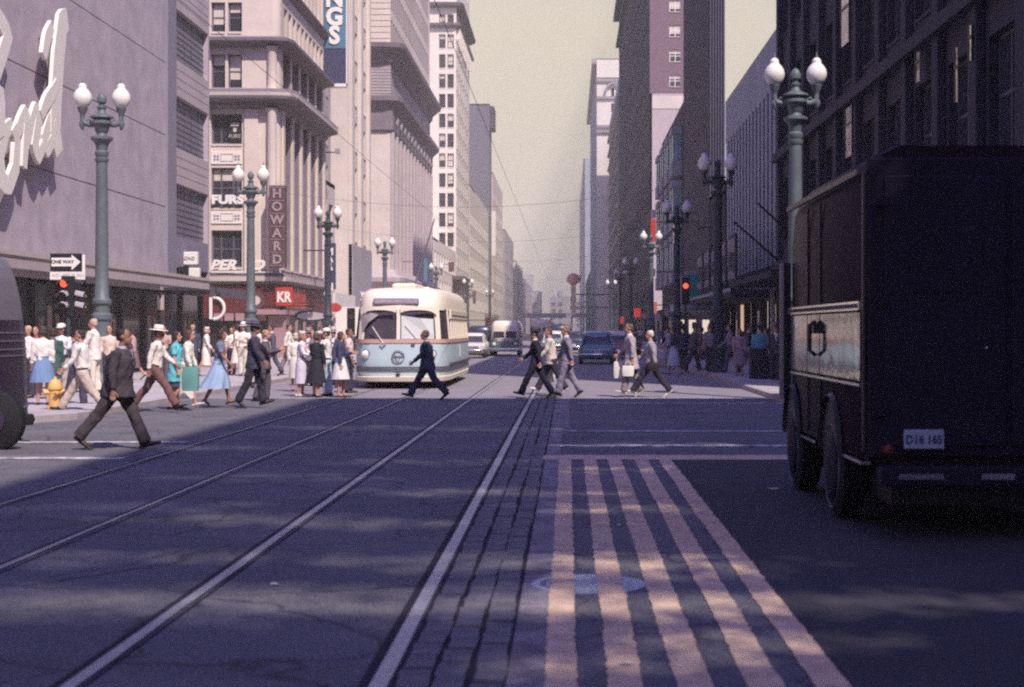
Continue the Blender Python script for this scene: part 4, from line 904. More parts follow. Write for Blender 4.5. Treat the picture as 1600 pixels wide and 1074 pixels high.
# ------------------------------------------------------------------ streetcar
M_TBLUE = mat('tram_pale_blue', (.50, .61, .63), .38, .05, 2, spec=.5, dirt=.12); M_TCREAM = mat('tram_cream', (.82, .72, .58), .42, .04, 2, spec=.5, dirt=.08)
M_TSAL = mat('tram_salmon', (.60, .36, .29), .45, .06, 3); M_TGLASS = mat('tram_glass', (.07, .055, .07), .1, .3, 1, spec=.6)
def car_plan(inset=0, L=11.0, W=1.37, fr=0):
    h = [(0, 0), (.45, .02), (.8, .08), (1.02, .2), (1.17, .42), (1.28, .85), (1.34, 1.35), (1.37, 2.0)]
    h = [(x/1.37*W, y) for x, y in h]
    side = h[:]+[(W, L*.35), (W, L*.6), (W, L-2.0)]+[(x, L-y) for x, y in reversed(h[:-1])]
    full = side+[(-x, y) for x, y in reversed(side[1:-1])]
    cx, cy = 0, L/2; kx, ky = (W-inset)/W, (L/2-inset-fr)/(L/2)
    return [(x*kx, cy+(y-cy)*ky) for x, y in full]
def ring(z, inset=0, fr=0, L=11.0): return [(x, y, z) for x, y in car_plan(inset, L, fr=fr)]
TC = thing('streetcar', 'pale blue and cream streetcar with salmon belt stripe, stopped at the crossing', 'streetcar', (-4.86, 43.9, 0)); TC.scale = (1.03, 1, 1)
MB().loft([ring(.36, .05), ring(.45, .01), ring(.9, 0), ring(1.31, .01)], M_TBLUE).obj('lower_body', TC, 35)
MB().loft([ring(1.309, -.012), ring(1.42, -.01)], M_TSAL).obj('belt_stripe', TC, 35)
MB().loft([ring(1.419, .05), ring(2.4, .12, .12)], M_TGLASS).obj('window_band', TC, 35)
rf = MB().loft([ring(2.26, .085, .07), ring(2.34, .09, .08), ring(2.6, .12, .12), ring(2.78, .18, .2), ring(2.89, .34, .4), ring(2.94, .7, 1.0)], M_TCREAM).obj('roof', TC, 50)
MB().box(-.35, .35, 1.5, 4.2, 2.9, 3.07, M_TCREAM).obj('roof_monitor', rf, bevel=.08)
MB().box(-.25, .45, 4.8, 8, 2.9, 3.05, M_TCREAM).obj('roof_monitor', rf, bevel=.06)
def pillar(u, wd=.12, m=M_TCREAM, z0=1.42, z1=2.3, name='pillar', out=.0):
    """upright following the body outline; u = (x,y) on plan"""
    x, y = u; pl = car_plan(0); i = min(range(len(pl)), key=lambda k: (pl[k][0]-x)**2+(pl[k][1]-y)**2)
    a, c = Vector(pl[i-1]), Vector(pl[(i+1) % len(pl)]); t = (c-a).normalized(); n = Vector((t.y, -t.x)); ctr = Vector((0, 5.5))
    p = Vector((x, y));  n = n if n.dot(p-ctr) > 0 else -n
    b = MB(); v = []
    for z, ins in ((z0, .0), (z1, .085)):
        for s_ in (-1, 1):
            for o_ in (.0, -.06): q = p+t*s_*wd/2+n*(o_-ins+.005+out); v.append((q.x, q.y, z))
    b.add(v, [(0, 1, 3, 2), (4, 6, 7, 5), (0, 2, 6, 4), (1, 5, 7, 3), (0, 4, 5, 1), (2, 3, 7, 6)], m)
    return b.obj(name, TC)
pillar((0, 0), .10); 
for s in (-1, 1):
    pillar((s*1.09, .30), .17); pillar((s*1.345, 1.42), .10); pillar((s*1.31, 1.05), .05, M_TGLASS); 
    for i in range(9): pillar((s*1.37, 2.05+i*.86), .16)
# letterboard strip over side windows and side window frames
for s in (-1, 1):
    b = MB(); b.box(s*1.30-.03, s*1.30+.03, 1.9, 9.1, 2.02, 2.28, M_TCREAM); b.obj('letterboard', TC)
    b = MB(); b.box(s*1.325-.02, s*1.325+.02, 2.1, 9.0, 2.12, 2.14, M_FRAME); b.obj('rail', TC)
    b = MB(); b.box(s*1.365-.025, s*1.365+.025, 1.2, 9.8, .66, .72, M_FRAME); b.obj('rub_rail', TC)
    b = MB(); b.box(s*1.15-.02, s*1.15+.08, 2.6, 8.4, 2.36, 2.66, M_GRST); b.obj('side_route_panel', TC)
# skirt, bumper, trucks
MB().loft([ring(.20, .10, -.10), ring(.22, .02, -.14), ring(.34, .0, -.16), ring(.36, .06, -.05)], M_TCREAM).obj('bumper', TC, 35)
MB().loft([ring(.10, .25, .15), ring(.21, .2, .1)], M_BLACK).obj('undercarriage', TC)
for yy in (1.9, 3.6, 7.4, 9.1):
    for s in (-1, 1):
        b = MB(); b.lathe([(.33, -.06), (.33, .06)], 20, M_RUB, T3(s*.74, yy, .335) @ Matrix.Rotation(R(90), 4, 'Y')); b.obj('wheel', TC)
b = MB()
for z in (.50, .56, .62): b.loft([ring(z-.012, -.008, -.006), ring(z+.012, -.008, -.006)], M_FRAME)
b.obj('trim_lines', TC, 35)
# front face: windshield hoods, sign, lights, emblem, wipers
for s in (-1, 1):
    b = MB(); n = 12; lo = []; hi = []
    for i in range(n+1):
        u = i/n; x = s*(.06+u*1.0); yb = .0+.26*(u**3)+.03; lo.append((x, yb-.02, 2.30-.04*math.sin(math.pi*u)-.20*(u**6)-.12*((1-u)**5))); hi.append((x, yb-.01, 2.36))
    b.add(lo+hi, [(i, i+1, n+2+i, n+1+i) for i in range(n)], M_TCREAM); b.obj('windshield_hood', TC)
M_PALEPANE = mat('pale_panel', (.62, .62, .60), .6, .06, 4)  # pale panel over the lower part of the right pane
b = MB(); b.add([(.08, .005, 1.43), (.98, .17, 1.43), (.95, .22, 2.0), (.6, .09, 2.02), (.08, .045, 2.1)], [(0, 1, 2, 3, 4)], M_PALEPANE); b.obj('windshield_panel', TC)
b = MB(); b.add([(-1.02, .235, 1.62), (-.85, .13, 1.9), (-.55, .10, 2.12), (-.78, .15, 2.2), (-1.04, .29, 2.15)], [(0, 1, 2, 3, 4)], mat('shade_cloth', (.35, .3, .3), .8)); b.obj('windshield_panel', TC)
b = MB(); b.box(-.72, .56, -.05, .06, -.10, .10, M_PIER, T3(0, .22, 2.50, 0, R(-12))); ds = b.obj('destination_sign', TC, bevel=.04)
text('36 BROADWAY-STATE', .115, (-.08, .163, 2.50), ds, M_LETP, extr=.004).rotation_euler = (R(-12), 0, 0)
for x in (-.93, .93):
    b = MB(); b.lathe([(.13, 0), (.13, .05), (.11, .07)], 20, M_CHROME, T3(x, .12, 1.0) @ Matrix.Rotation(R(90), 4, 'X')); h = b.obj('headlight', TC, 40)
    b = MB(); b.lathe([(.1, .07), (.06, .1)], 20, M_OPAL, T3(x, .12, 1.0) @ Matrix.Rotation(R(90), 4, 'X')); b.obj('lens', h, 40)
b = MB(); b.tube([(.17*math.cos(a), -.03, .92+.17*math.sin(a)) for a in [math.pi*i/10 for i in range(21)]], .014, 6, M_CHROME); b.tube([(-.12, -.03, 1.02), (0, -.035, .8), (.12, -.03, 1.02)], .014, 6, M_CHROME); b.tube([(-.15, -.03, .94), (.15, -.03, .94)], .014, 6, M_CHROME); b.obj('emblem', TC, 60)
b = MB(); b.tube([(-.42, .0, 1.30), (-.72, .0, 1.78)], .016, 6, M_LETW); b.tube([(-.5, -.02, 1.30), (-.42, -.03, 1.22), (-.34, -.02, 1.30)], .02, 6, M_GRST); b.obj('wiper', TC, 60)
b = MB(); b.tube([(.55, .03, 1.45), (.2, .0, 1.85)], .012, 6, M_LETW); b.obj('wiper', TC, 60)
b = MB(); b.box(-.05, .05, -.16, .0, .38, .44, M_BLACK); b.obj('coupler', TC); b = MB(); b.box(.36, .46, -.02, .02, 1.24, 1.30, M_FRAME); b.obj('latch', TC)
b = MB(); b.box(1.385, 1.40, 4.6, 4.72, .85, 1.22, M_LETW); b.obj('fleet_number', TC)
b = MB(); b.tube([(0, 4.9, 3.0), (.0, 5.0, 3.2), (.12, 10.5, 5.62)], [.05, .035, .02], 8, M_FRAME); b.obj('trolley_pole', TC, 60)

# ------------------------------------------------------------------ bus at the left edge
M_BGREY = mat('bus_grey', (.17, .15, .18), .45, .06, 2); M_BDK = mat('bus_dark', (.035, .022, .045), .4, .15, 2); M_BLINE = mat('bus_rib', (.16, .12, .17), .4, .1, 3)
BY0, BY1 = 21.5, 24.0
def busx(px): return (px-HX)*23.4/F
def busz(py): return EYE+(HY-py)*22.8/F
prof = [(-9.3, 2.93), (busx(0)-.12, 2.86), (busx(8), busz(398)), (busx(17), busz(412)), (busx(26), busz(436)), (busx(33), busz(468)), (busx(38), busz(505)), (busx(42), busz(550)), (busx(44), busz(600)), (busx(45), busz(660)), (busx(40), busz(686))]
BU = thing('city_bus', 'grey and maroon bus with rounded end entering at the left edge', 'bus')
def bus_x(z):
    for (xa, za), (xb, zb) in zip(prof[1:], prof[2:]):
        if za >= z >= zb: return xa+(xb-xa)*(za-z)/(za-zb)
    return prof[-1][0] if z < prof[-1][1] else prof[1][0]
def bus_part(name, z0, z1, m, parent, out=0, ys=None):
    top = min(z1, 2.86); n = 12; pr = [(bus_x(top+(z0-top)*i/n), top+(z0-top)*i/n) for i in range(n+1)]
    if z1 > 2.86: pr = [(-9.3, 2.93)]+pr
    poly = [(x+out, z) for x, z in pr+[(-17, z0), (-17, 2.93 if z1 > 2.86 else top)]]
    b = MB(); k = len(pr); rings = []
    for yy, dx in ((BY0-out, -.42), (BY0+.12, -.22), (BY0+.35, -.08), (BY0+.8, -.01), (BY0+1.7, 0), (BY0+2.15, -.1), (BY0+2.4, -.3), (BY1+out, -.5)):
        if ys and not ys[0] <= yy <= ys[1]: continue
        rings.append([(x+(dx if i < k else 0), yy, z) for i, (x, z) in enumerate(poly)])
    b.loft(rings, m); return b.obj(name, parent, 30)
bus_part('upper_body', 1.84, 3, M_BGREY, BU); bus_part('lower_body', .38, 1.83, M_BDK, BU)
for py in (520, 533, 546, 556): bus_part('trim_rib', busz(py)-.012, busz(py)+.012, M_BLINE, BU, .012)
bus_part('rub_rail', busz(638)-.014, busz(638)+.014, mat('blue_trim', (.15, .2, .3), .4), BU, .014)
ew = bus_part('end_window', 1.98, 2.52, M_GLASSD, BU, .012, (BY0+.3, BY0+1.0))
for x0, x1 in ((busx(-160), busx(-100)), (busx(-96), busx(-60))):
    b = MB(); b.box(x0, x1, BY0-.012, BY0+.02, busz(494), busz(418), M_GLASSD); wn = b.obj('window', BU, bevel=.05)
    b = MB(); b.box(x0-.03, x1+.03, BY0-.008, BY0-.001, busz(498), busz(414), M_FRAME); b.obj('window_frame', wn)
b = MB(); b.lathe([(.40, -.12), (.44, -.09), (.44, .09), (.40, .12)], 28, M_RUB, T3(-8.16, BY0+.3, .40) @ Matrix.Rotation(R(90), 4, 'X')); wh = b.obj('wheel', BU, 40)
b = MB(); b.lathe([(.22, 0), (.2, .05), (.06, .06)], 20, M_BDK, T3(-8.16, BY0+.2, .40) @ Matrix.Rotation(R(90), 4, 'X')); b.obj('hub', wh, 40)
b = MB(); b.lathe([(.02, -.09), (.12, -.08), (.15, 0), (.12, .08), (.02, .09)], 18, M_RUB, T3(busx(46), BY0+1.7, busz(658))); b.obj('bumper_end', BU, 60)

# ------------------------------------------------------------------ truck at the right edge
M_TRK = mat('truck_maroon', (.022, .011, .021), .5, .12, 1.5, spec=.12); M_TRKB = mat('truck_rear_dark', (.020, .016, .032), .6, .15, 1.5, spec=.15)
M_PANEL = mat('polished_panel', (.24, .23, .28), .08, .25, .9, metal=.9, bump=.25, fine=2.5)
TR = thing('delivery_truck', 'tall dark maroon delivery truck filling the right edge, seen from behind', 'truck', (2.40, 12.5, 0))
b = MB(); b.prism([(0, 0), (0, 1), (1, 1), (1, 0)], 0, 1, M_TRK)
b = MB(); W_ = 2.35; Lt = 4.45
sec = [(.12, .58), (0, .66), (-.0, 2.6), (.03, 2.95), (.10, 3.12), (.26, 3.2), (W_-.26, 3.2), (W_-.1, 3.12), (W_-.03, 2.95), (W_, 2.6), (W_, .66), (W_-.12, .58)]
rings = []
for y, zt, ins in ((0.02, 1, .05), (.08, 1, 0), (Lt*.7, 1, 0), (Lt-.35, .985, .02), (Lt-.08, .96, .08), (Lt, .93, .2)):
    rings.append([(W_/2+(x-W_/2)*(1-ins/W_*2), y, z if z < 1 else .58+(z-.58)*zt) for x, z in sec])
b.loft(rings, M_TRK); b.obj('body', TR, 50)
bx('rear_panel', TR, M_TRKB, (.03, W_-.03, -.03, .018, .66, 3.1), bevel=.02)
b = MB()
for x0, x1 in ((.16, W_/2-.02), (W_/2+.02, W_-.16)):
    b = MB(); b.box(x0, x1, -.06, -.031, .75, 2.95, M_TRKB); d = b.obj('rear_door', TR, bevel=.015)
    b = MB(); b.box(x0+.2, x1-.2, -.068, -.061, 2.0, 2.6, M_TRKB); b.obj('window', d)
    b = MB(); hx_ = x0 if x0 < 1 else x1
    for z in (1.0, 1.9, 2.7): bx('hinge', d, M_TRKB, (hx_-.05, hx_+.03, -.07, -.03, z, z+.06))
bx('corner_trim', TR, mat('truck_edge', (.05, .03, .045), .4), (-.006, .012, -.01, .03, .7, 3.0))
bx('roof_gutter', TR, mat('truck_edge', (.05, .03, .045), .4), (-.035, .0, .1, Lt-.3, 2.97, 3.02))
bx('side_panel', TR, M_PANEL, (-.018, .01, .06, 2.05, 1.28, 1.84), (-.018, .01, 2.09, 2.8, 1.28, 1.84), (-.018, .01, 2.84, 4.1, 1.28, 1.84))
st = bx('trim_strip', TR, M_CHROME, (-.03, -.0, .05, 4.1, 1.86, 1.93)); b = MB()
for i in range(40): b.box(-.036, -.0301, .1+i*.1, .15+i*.1, 1.875, 1.915, M_FRAME)
b.obj('trim_slot', st)
bx('lower_trim', TR, M_CHROME, (-.028, .0, .05, 4.1, 1.235, 1.255), (-.02, .06, .0, 1.0, .60, .625), (-.02, .06, 2.3, 4.3, .60, .625))
for y in (2.07, 2.82): bx('door_seam', TR, M_BLACK, (-.02, .005, y-.014, y+.014, .7, 2.9))
b = MB(); b.tube([(-.03, 2.2, 1.78), (-.09, 2.2, 1.74), (-.09, 2.2, 1.5), (-.03, 2.2, 1.45)], .02, 8, M_BLACK); b.box(-.06, -.0, 2.13, 2.28, 1.66, 1.76, M_BLACK); b.obj('door_handle', TR, 60)
for y in (1.45, 3.85):
    b = MB(); b.lathe([(.40, -.12), (.46, -.09), (.46, .09), (.40, .12)], 32, M_RUB, T3(.12, y, .46) @ Matrix.Rotation(R(90), 4, 'Y')); wh = b.obj('wheel', TR, 40)
    b = MB(); b.lathe([(.30, -.01), (.29, -.02), (.24, -.03), (.08, -.05)], 24, M_TRKB, T3(-.005, y, .46) @ Matrix.Rotation(R(90), 4, 'Y')); b.obj('hub_cap', wh, 40)
    b = MB(); b.tube([(-.004, y+.375*math.cos(a), .46+.375*math.sin(a)) for a in [math.pi*i/16 for i in range(33)]], .014, 6, mat('whitewall', (.10, .11, .15), .6)); b.obj('tyre_band', wh, 60)
    b = MB(); b.lathe([(.56, -.02), (.56, .01)], 32, M_BLACK, T3(-.005, y, .56) @ Matrix.Rotation(R(90), 4, 'Y')); 
    b = MB(); n = 16; vs = []
    for i in range(n+1):
        a = math.pi*i/n; vs += [(-.012, y+.55*math.cos(a), .58+.55*math.sin(a)), (-.012, y+.50*math.cos(a), .58+.50*math.sin(a)), (-.05, y+.52*math.cos(a), .58+.52*math.sin(a))]
    fs = []
    for i in range(n): k = i*3; fs += [(k, k+3, k+5, k+2), (k+2, k+5, k+4, k+1)]
    fs.append(tuple(3*i+1 for i in range(n+1))); b.add(vs, fs, M_BLACK); b.obj('wheel_arch', TR)
    for xx in (W_-.14,):
        b = MB(); b.lathe([(.40, -.12), (.46, -.09), (.46, .09), (.40, .12)], 24, M_RUB, T3(xx, y, .46) @ Matrix.Rotation(R(90), 4, 'Y')); b.obj('wheel', TR, 40)
bx('underframe', TR, M_BLACK, (.25, W_-.25, .1, Lt-.1, .26, .60))
bm_ = bx('rear_bumper', TR, M_TRKB, (.1, W_-.1, -.22, -.035, .44, .60), bevel=.02)
bx('step_plate', bm_, M_CHROME, (.24, .60, -.235, -.2205, .50, .545), (.90, 1.17, -.235, -.2205, .50, .545), (1.5, 1.8, -.235, -.2205, .50, .545))
LP = bx('licence_plate', TR, mat('plate_blue', (.36, .46, .60), .5), (.31, .635, -.10, -.088, .735, .89), bevel=.008)
text('D16 165', .098, (.4725, -.103, .808), LP, mat('plate_navy', (.03, .04, .14), .5), extr=.001, bold=.003, sx=.86)
bx('plate_bracket', LP, M_BLACK, (.34, .36, -.087, -.06, .74, .9), (.58, .60, -.087, -.06, .74, .9))
b = MB(); b.lathe([(.05, 0), (.045, .03), (.02, .045)], 14, M_MAROON, T3(.2, -.03, .72) @ Matrix.Rotation(R(90), 4, 'X')); b.obj('tail_light', TR, 40)
b = MB(); b.ball((.98, -.09, 1.55), .012, M_CHROME); b.obj('door_lock', TR)
mrr = bx('cab_post', TR, M_BLACK, (-.09, .02, Lt-.25, Lt-.12, .95, 2.42)); bx('post_edge', mrr, M_GRST, (-.092, -.06, Lt-.262, Lt-.251, .95, 2.42))
# flagpoles on the dark store
for px0, py0, px1, py1, lab in ((1228, 418, 1146, 346, 'thin flagpole slanting from the dark store front, lower of two'), (1232, 362, 1184, 318, 'thin flagpole slanting from the dark store front, upper of two')):
    b = MB(); Yb_ = BR/(px0-HX)*F; a = P(px0, py0, Yb_); Yt_ = Yb_-3; c_ = P(px1, py1, Yt_); b.tube([a, c_], [.06, .04], 8, M_BLACK); tag(b.obj('flagpole', None, 60), lab, 'flagpole')

# ------------------------------------------------------------------ cars
def car(label, cat, x, y, L, W, H, bm_, rm=None, away=True, name='parked_car'):
    rm = rm or bm_; hw = W/2; s = thing(name, label, cat, (x, y, 0), 0 if away else math.pi)
    if not away: s.location.y = y+L
    def sec(yy, a, z0, z1, n=20, e=.42):
        c = (z0+z1)/2; hz = (z1-z0)/2; r = []
        for i in range(n):
            t = 2*math.pi*i/n; cx, sn = math.cos(t), math.sin(t); r.append((a*math.copysign(abs(cx)**e, cx), yy, c+hz*math.copysign(abs(sn)**e, sn)))
        return r
    S = [(0, .80, .36, .66), (.02, .90, .30, .78), (.08, .96, .26, .88), (.2, 1, .22, .94), (.35, 1, .2, .96), (.6, 1, .2, .98), (.8, .98, .22, .96), (.93, .94, .26, .86), (1, .82, .36, .7)]
    MB().loft([sec(f_*L, hw*a, z0, z1*H/1.55) for f_, a, z0, z1 in S], bm_).obj('body', s, 60)
    Cb = [(.17, .72, .90, .94), (.24, .74, .90, 1.2), (.33, .74, .88, 1.40), (.45, .75, .88, 1.46), (.57, .74, .88, 1.42), (.66, .72, .90, 1.2), (.73, .70, .92, .96)]
    MB().loft([sec(f_*L, hw*a, z0, z1*H/1.55) for f_, a, z0, z1 in Cb], M_GLASSD).obj('window_glass', s, 60)
    MB().loft([sec(f_*L, hw*a, z0, z1*H/1.55, e=.6) for f_, a, z0, z1 in ((.27, .55, 1.30, 1.36), (.30, .70, 1.3, 1.44), (.36, .76, 1.29, 1.51), (.47, .77, 1.3, 1.55), (.57, .74, 1.3, 1.5), (.61, .6, 1.3, 1.38))], rm).obj('roof', s, 60)
    for sx in (-1, 1):
        b = MB(); b.tube([(sx*hw*.80, .15*L, .9), (sx*hw*.74, .28*L, 1.38*H/1.55)], [.07, .05], 8, rm); b.tube([(sx*hw*.78, .45*L, .92), (sx*hw*.76, .45*L, 1.4*H/1.55)], .03, 6, rm); b.tube([(sx*hw*.78, .73*L, .92), (sx*hw*.70, .61*L, 1.38*H/1.55)], .035, 6, rm); b.obj('window_post', s, 60)
        b = MB(); b.loft([sec(f_*L, .10, z0, z1, 10, .8) for f_, z0, z1 in ((.0, .6, .8), (.05, .55, .95), (.2, .6, .98), (.4, .7, .9))], bm_, T3(sx*(hw-.12), 0, 0)); b.obj('fender', s, 60)
        for yy in (.2, .78):
            b = MB(); b.lathe([(.29, -.1), (.33, -.07), (.33, .07), (.29, .1)], 20, M_RUB, T3(sx*(hw-.13), yy*L, .33) @ Matrix.Rotation(R(90), 4, 'Y')); w_ = b.obj('wheel', s, 40)
            b = MB(); b.lathe([(.17, -.11), (.15, .11)], 16, M_CHROME, T3(sx*(hw-.125), yy*L, .33) @ Matrix.Rotation(R(90), 4, 'Y')); b.obj('hub_cap', w_, 40)
        b = MB(); b.lathe([(.07, 0), (.06, .04), (.02, .06)], 12, M_RED, T3(sx*(hw-.16), .02, .76) @ Matrix.Rotation(R(90), 4, 'X')); b.obj('tail_light', s, 40)
        b = MB(); b.lathe([(.10, 0), (.09, .04), (.04, .06)], 14, M_OPAL, T3(sx*(hw-.2), L-.06, .74) @ Matrix.Rotation(R(-90), 4, 'X')); b.obj('headlight', s, 40)
    for yy, sgn in ((-.06, 1), (L+.06, -1)):
        b = MB(); b.tube([(-hw+.05, yy+.14*sgn, .48), (-hw+.2, yy, .48), (hw-.2, yy, .48), (hw-.05, yy+.14*sgn, .48)], .06, 8, M_CHROME); b.obj('bumper', s, 60)
    bx('trim', s, M_CHROME, (-hw*.86, hw*.86, -.012, .04, .70, .73)); bx('licence_plate', s, M_LETP, (-.17, .17, -.04, -.015, .55, .68))
    b = MB(); b.box(-hw*.55, hw*.55, L-.02, L+.03, .5, .72, M_CHROME); b.obj('grille', s)
    return s
M_CT = mat('car_teal', (.10, .24, .28), .3, .08, 2, spec=.5, coat=.3); M_CW = mat('car_white', (.7, .64, .58), .3, .05, 2, coat=.3); M_CRD = mat('car_red', (.4, .04, .04), .3, .08, 2, coat=.3)
M_CDK = mat('car_navy', (.03, .035, .06), .3, .1, 2, coat=.3); M_CGR = mat('car_green', (.18, .25, .22), .35, .08, 2, coat=.3)
car('teal rounded sedan driving away in the right lane', 'car', 1.42, 74.5, 4.9, 1.86, 1.62, M_CT, away=True)
car('white roofed red car just ahead of the teal sedan', 'car', 2.75, 88, 5, 1.85, 1.62, M_CRD, M_CW)
car('dark navy car ahead of the striding trio of pedestrians', 'car', .35, 108, 4.9, 1.8, 1.6, M_CDK)
car('white car partly hidden behind the streetcar rear', 'car', -5.75, 90, 4.8, 1.8, 1.5, M_CW, away=False)
car('pale tan car seen past the men in the crosswalk', 'car', -1.2, 118, 4.8, 1.8, 1.6, M_CGR, M_CW, away=False)
car('dark car parked along the right kerb beneath the signs', 'car', 4.0, 120, 4.8, 1.8, 1.55, M_CDK)
car('black car parked at the right kerb behind the pair of walkers', 'car', 3.9, 100, 4.8, 1.8, 1.55, M_CDK)
def van(label, cat, x, y, W, H, L, top, low, name, text_=None, cream=1.1):
    s = thing(name, label, cat, (x, y, 0)); hw = W/2
    def rg(z, a, n=24, e=.3):
        return [(a*hw*math.copysign(abs(math.cos(2*math.pi*i/n))**e, math.cos(2*math.pi*i/n)), L/2+(L/2-(1-a)*.8)*math.copysign(abs(math.sin(2*math.pi*i/n))**e, math.sin(2*math.pi*i/n)), z) for i in range(n)]
    MB().loft([rg(.3, .96), rg(.4, 1), rg(cream, 1)], low).obj('lower_body', s, 50); MB().loft([rg(cream-.001, .995), rg(H*.8, .97), rg(H*.93, .9), rg(H, .7)], top).obj('upper_body', s, 50)
    b = MB()
    for sx in (-1, 1): b.box(sx*hw*.4-hw*.34, sx*hw*.4+hw*.34, .0, .05, H*.52, H*.70, M_GLASSD)
    b.obj('windshield', s, bevel=.03); bx('window_row', s, M_GLASSD, (hw*.985, hw*1.0, .6, L-.6, H*.52, H*.7), (-hw*1.0, -hw*.985, .6, L-.6, H*.52, H*.7))
    bx('bumper', s, M_CHROME, (-hw*.95, hw*.95, -.12, .0, .36, .52), bevel=.03); bx('name_band', s, M_LETP, (-hw*.5, hw*.5, -.02, .0, H*.42, H*.47))
    for sx in (-1, 1):
        b = MB(); b.lathe([(.11, 0), (.1, .04), (.04, .06)], 14, M_OPAL, T3(sx*hw*.7, -.0, .78) @ Matrix.Rotation(R(90), 4, 'X')); b.obj('headlight', s, 40)
        for yy in (.15, .8):
            b = MB(); b.lathe([(.35, -.1), (.39, -.07), (.39, .07), (.35, .1)], 18, M_RUB, T3(sx*(hw-.14), yy*L, .39) @ Matrix.Rotation(R(90), 4, 'Y')); b.obj('wheel', s, 40)
    return s
van('cream and green bus coming on in the middle of the street', 'bus', -4.0, 97, 1.95, 2.25, 7, M_TCREAM, M_CGR, 'oncoming_bus')
van('dark navy van waiting between the streetcar and the cream bus', 'van', -5.85, 101, 1.75, 1.95, 5, M_CDK, M_CDK, 'delivery_van')
van('dark van with pale roof behind the crossing pedestrians', 'van', -.75, 122, 2.0, 2.1, 6, M_CDK, M_CDK, 'delivery_van'); 
van('pale bus far down the street past the cream bus', 'bus', -2.6, 150, 2.3, 2.7, 9, M_TCREAM, M_CGR, 'oncoming_bus')
# ------------------------------------------------------------------ overhead wires
M_WIRE = mat('wire', (.12, .10, .12), .6)
for x, l in ((-4.76, 'long trolley wire above the streetcar track'), (-1.64, 'long trolley wire above the nearer track')):
    b = MB(); b.tube([(x, y, 5.75-.02*(i % 2)) for i, y in enumerate(range(3, 300, 12))], .0045, 5, M_WIRE); tag(b.obj('trolley_wire'), l, 'wire')
for i, (Y, za, zb) in enumerate(((56.5, 7.0, 7.2), (77, 6.9, 7.1), (100, 6.9, 7.1), (138, 6.9, 7.1))):
    b = MB(); b.tube([(-12.5+18*k/12, Y, za+(zb-za)*k/12-.9*math.sin(math.pi*k/12)) for k in range(13)], .005, 5, M_WIRE); tag(b.obj('span_wire'), 'thin span wire across the street between the %s pair of lamps' % ('nearest', 'second', 'third', 'farthest')[i], 'wire')
# ------------------------------------------------------------------ signs and shops on the right
def vsign(label, px, py0, py1, Y, wpx, m, name='vertical_sign', txt=None, tm=None):
    a = P(px-wpx/2, py1, Y); c_ = P(px+wpx/2, py0, Y); s = thing(name, label, 'sign')
    bx('sign_box', s, m, (a.x, c_.x, Y, Y+.3, a.z, c_.z), bevel=.02); bx('arm', s, M_BLACK, (c_.x, BR, Y+.1, Y+.18, c_.z-.3, c_.z-.22))
    if txt:
        h = (c_.z-a.z)/len(txt)
        for i, ch in enumerate(txt): text(ch, h*.9, ((a.x+c_.x)/2, Y-.02, c_.z-h*(i+.5)), s, tm or M_LETW, name='letter')
    return s
M_NEON = mat('red_neon_sign', (.75, .09, .06), .5, .2, 2, emit=(1, .10, .06), estr=.35); M_NEON2 = mat('orange_sign', (.8, .25, .1), .5, .2, 2, emit=(1, .3, .12), estr=.35)
vsign('narrow red vertical banner sign hung high over the right pavement', 1021, 342, 378, 125, 8, M_NEON)
vsign('white and teal upper part of the banner sign', 1021, 328, 341, 125, 8, M_LETP)
vsign('pale vertical sign on the dark bay windowed block', 1055, 350, 380, 110, 7, M_GRST, txt='LOANS', tm=M_BLACK)
vsign('orange vertical sign low on the right pavement', 1022, 472, 490, 128, 9, M_NEON2)
vsign('striped red and white awning sign beneath the orange sign', 1024, 490, 502, 127, 14, M_LETP)
vsign('small square red sign glowing among the dark shops', 996, 482, 496, 150, 10, M_NEON)
vsign('tiny red sign left of the square red sign', 972, 495, 506, 150, 5, M_NEON)
vsign('pale narrow sign near the lamp post foot', 1021, 420, 432, 124, 6, M_LETP)
s = thing('theatre_sign', 'slim red and white theatre tower sign against the sky', 'sign')
YS = 230; a = P(889, 492, YS); c_ = P(903, 430, YS); M_TS = mat('faded_red', (.62, .30, .27), .6, .1, 2)
bx('sign_box', s, M_CREAM2, (a.x+.3, c_.x-.3, YS, YS+.6, a.z, c_.z-1.5)); b = MB(); b.lathe([(.3, 0), (1.0, .5), (1.1, 1.0), (.8, 1.5), (.2, 1.8)], 12, M_TS, T3((a.x+c_.x)/2, YS+.3, c_.z-1.5)); b.obj('crown', s, 40)
for i, ch in enumerate('ROO'): text(ch, 1.3, ((a.x+c_.x)/2, YS-.06, c_.z-2.4-i*1.3), s, M_TS, name='letter', bold=.03)
bx('arm', s, M_DARK2, (c_.x-.31, BR, YS+.2, YS+.4, c_.z-3, c_.z-2.8), (c_.x-.31, BR, YS+.2, YS+.4, a.z+1, a.z+1.2))
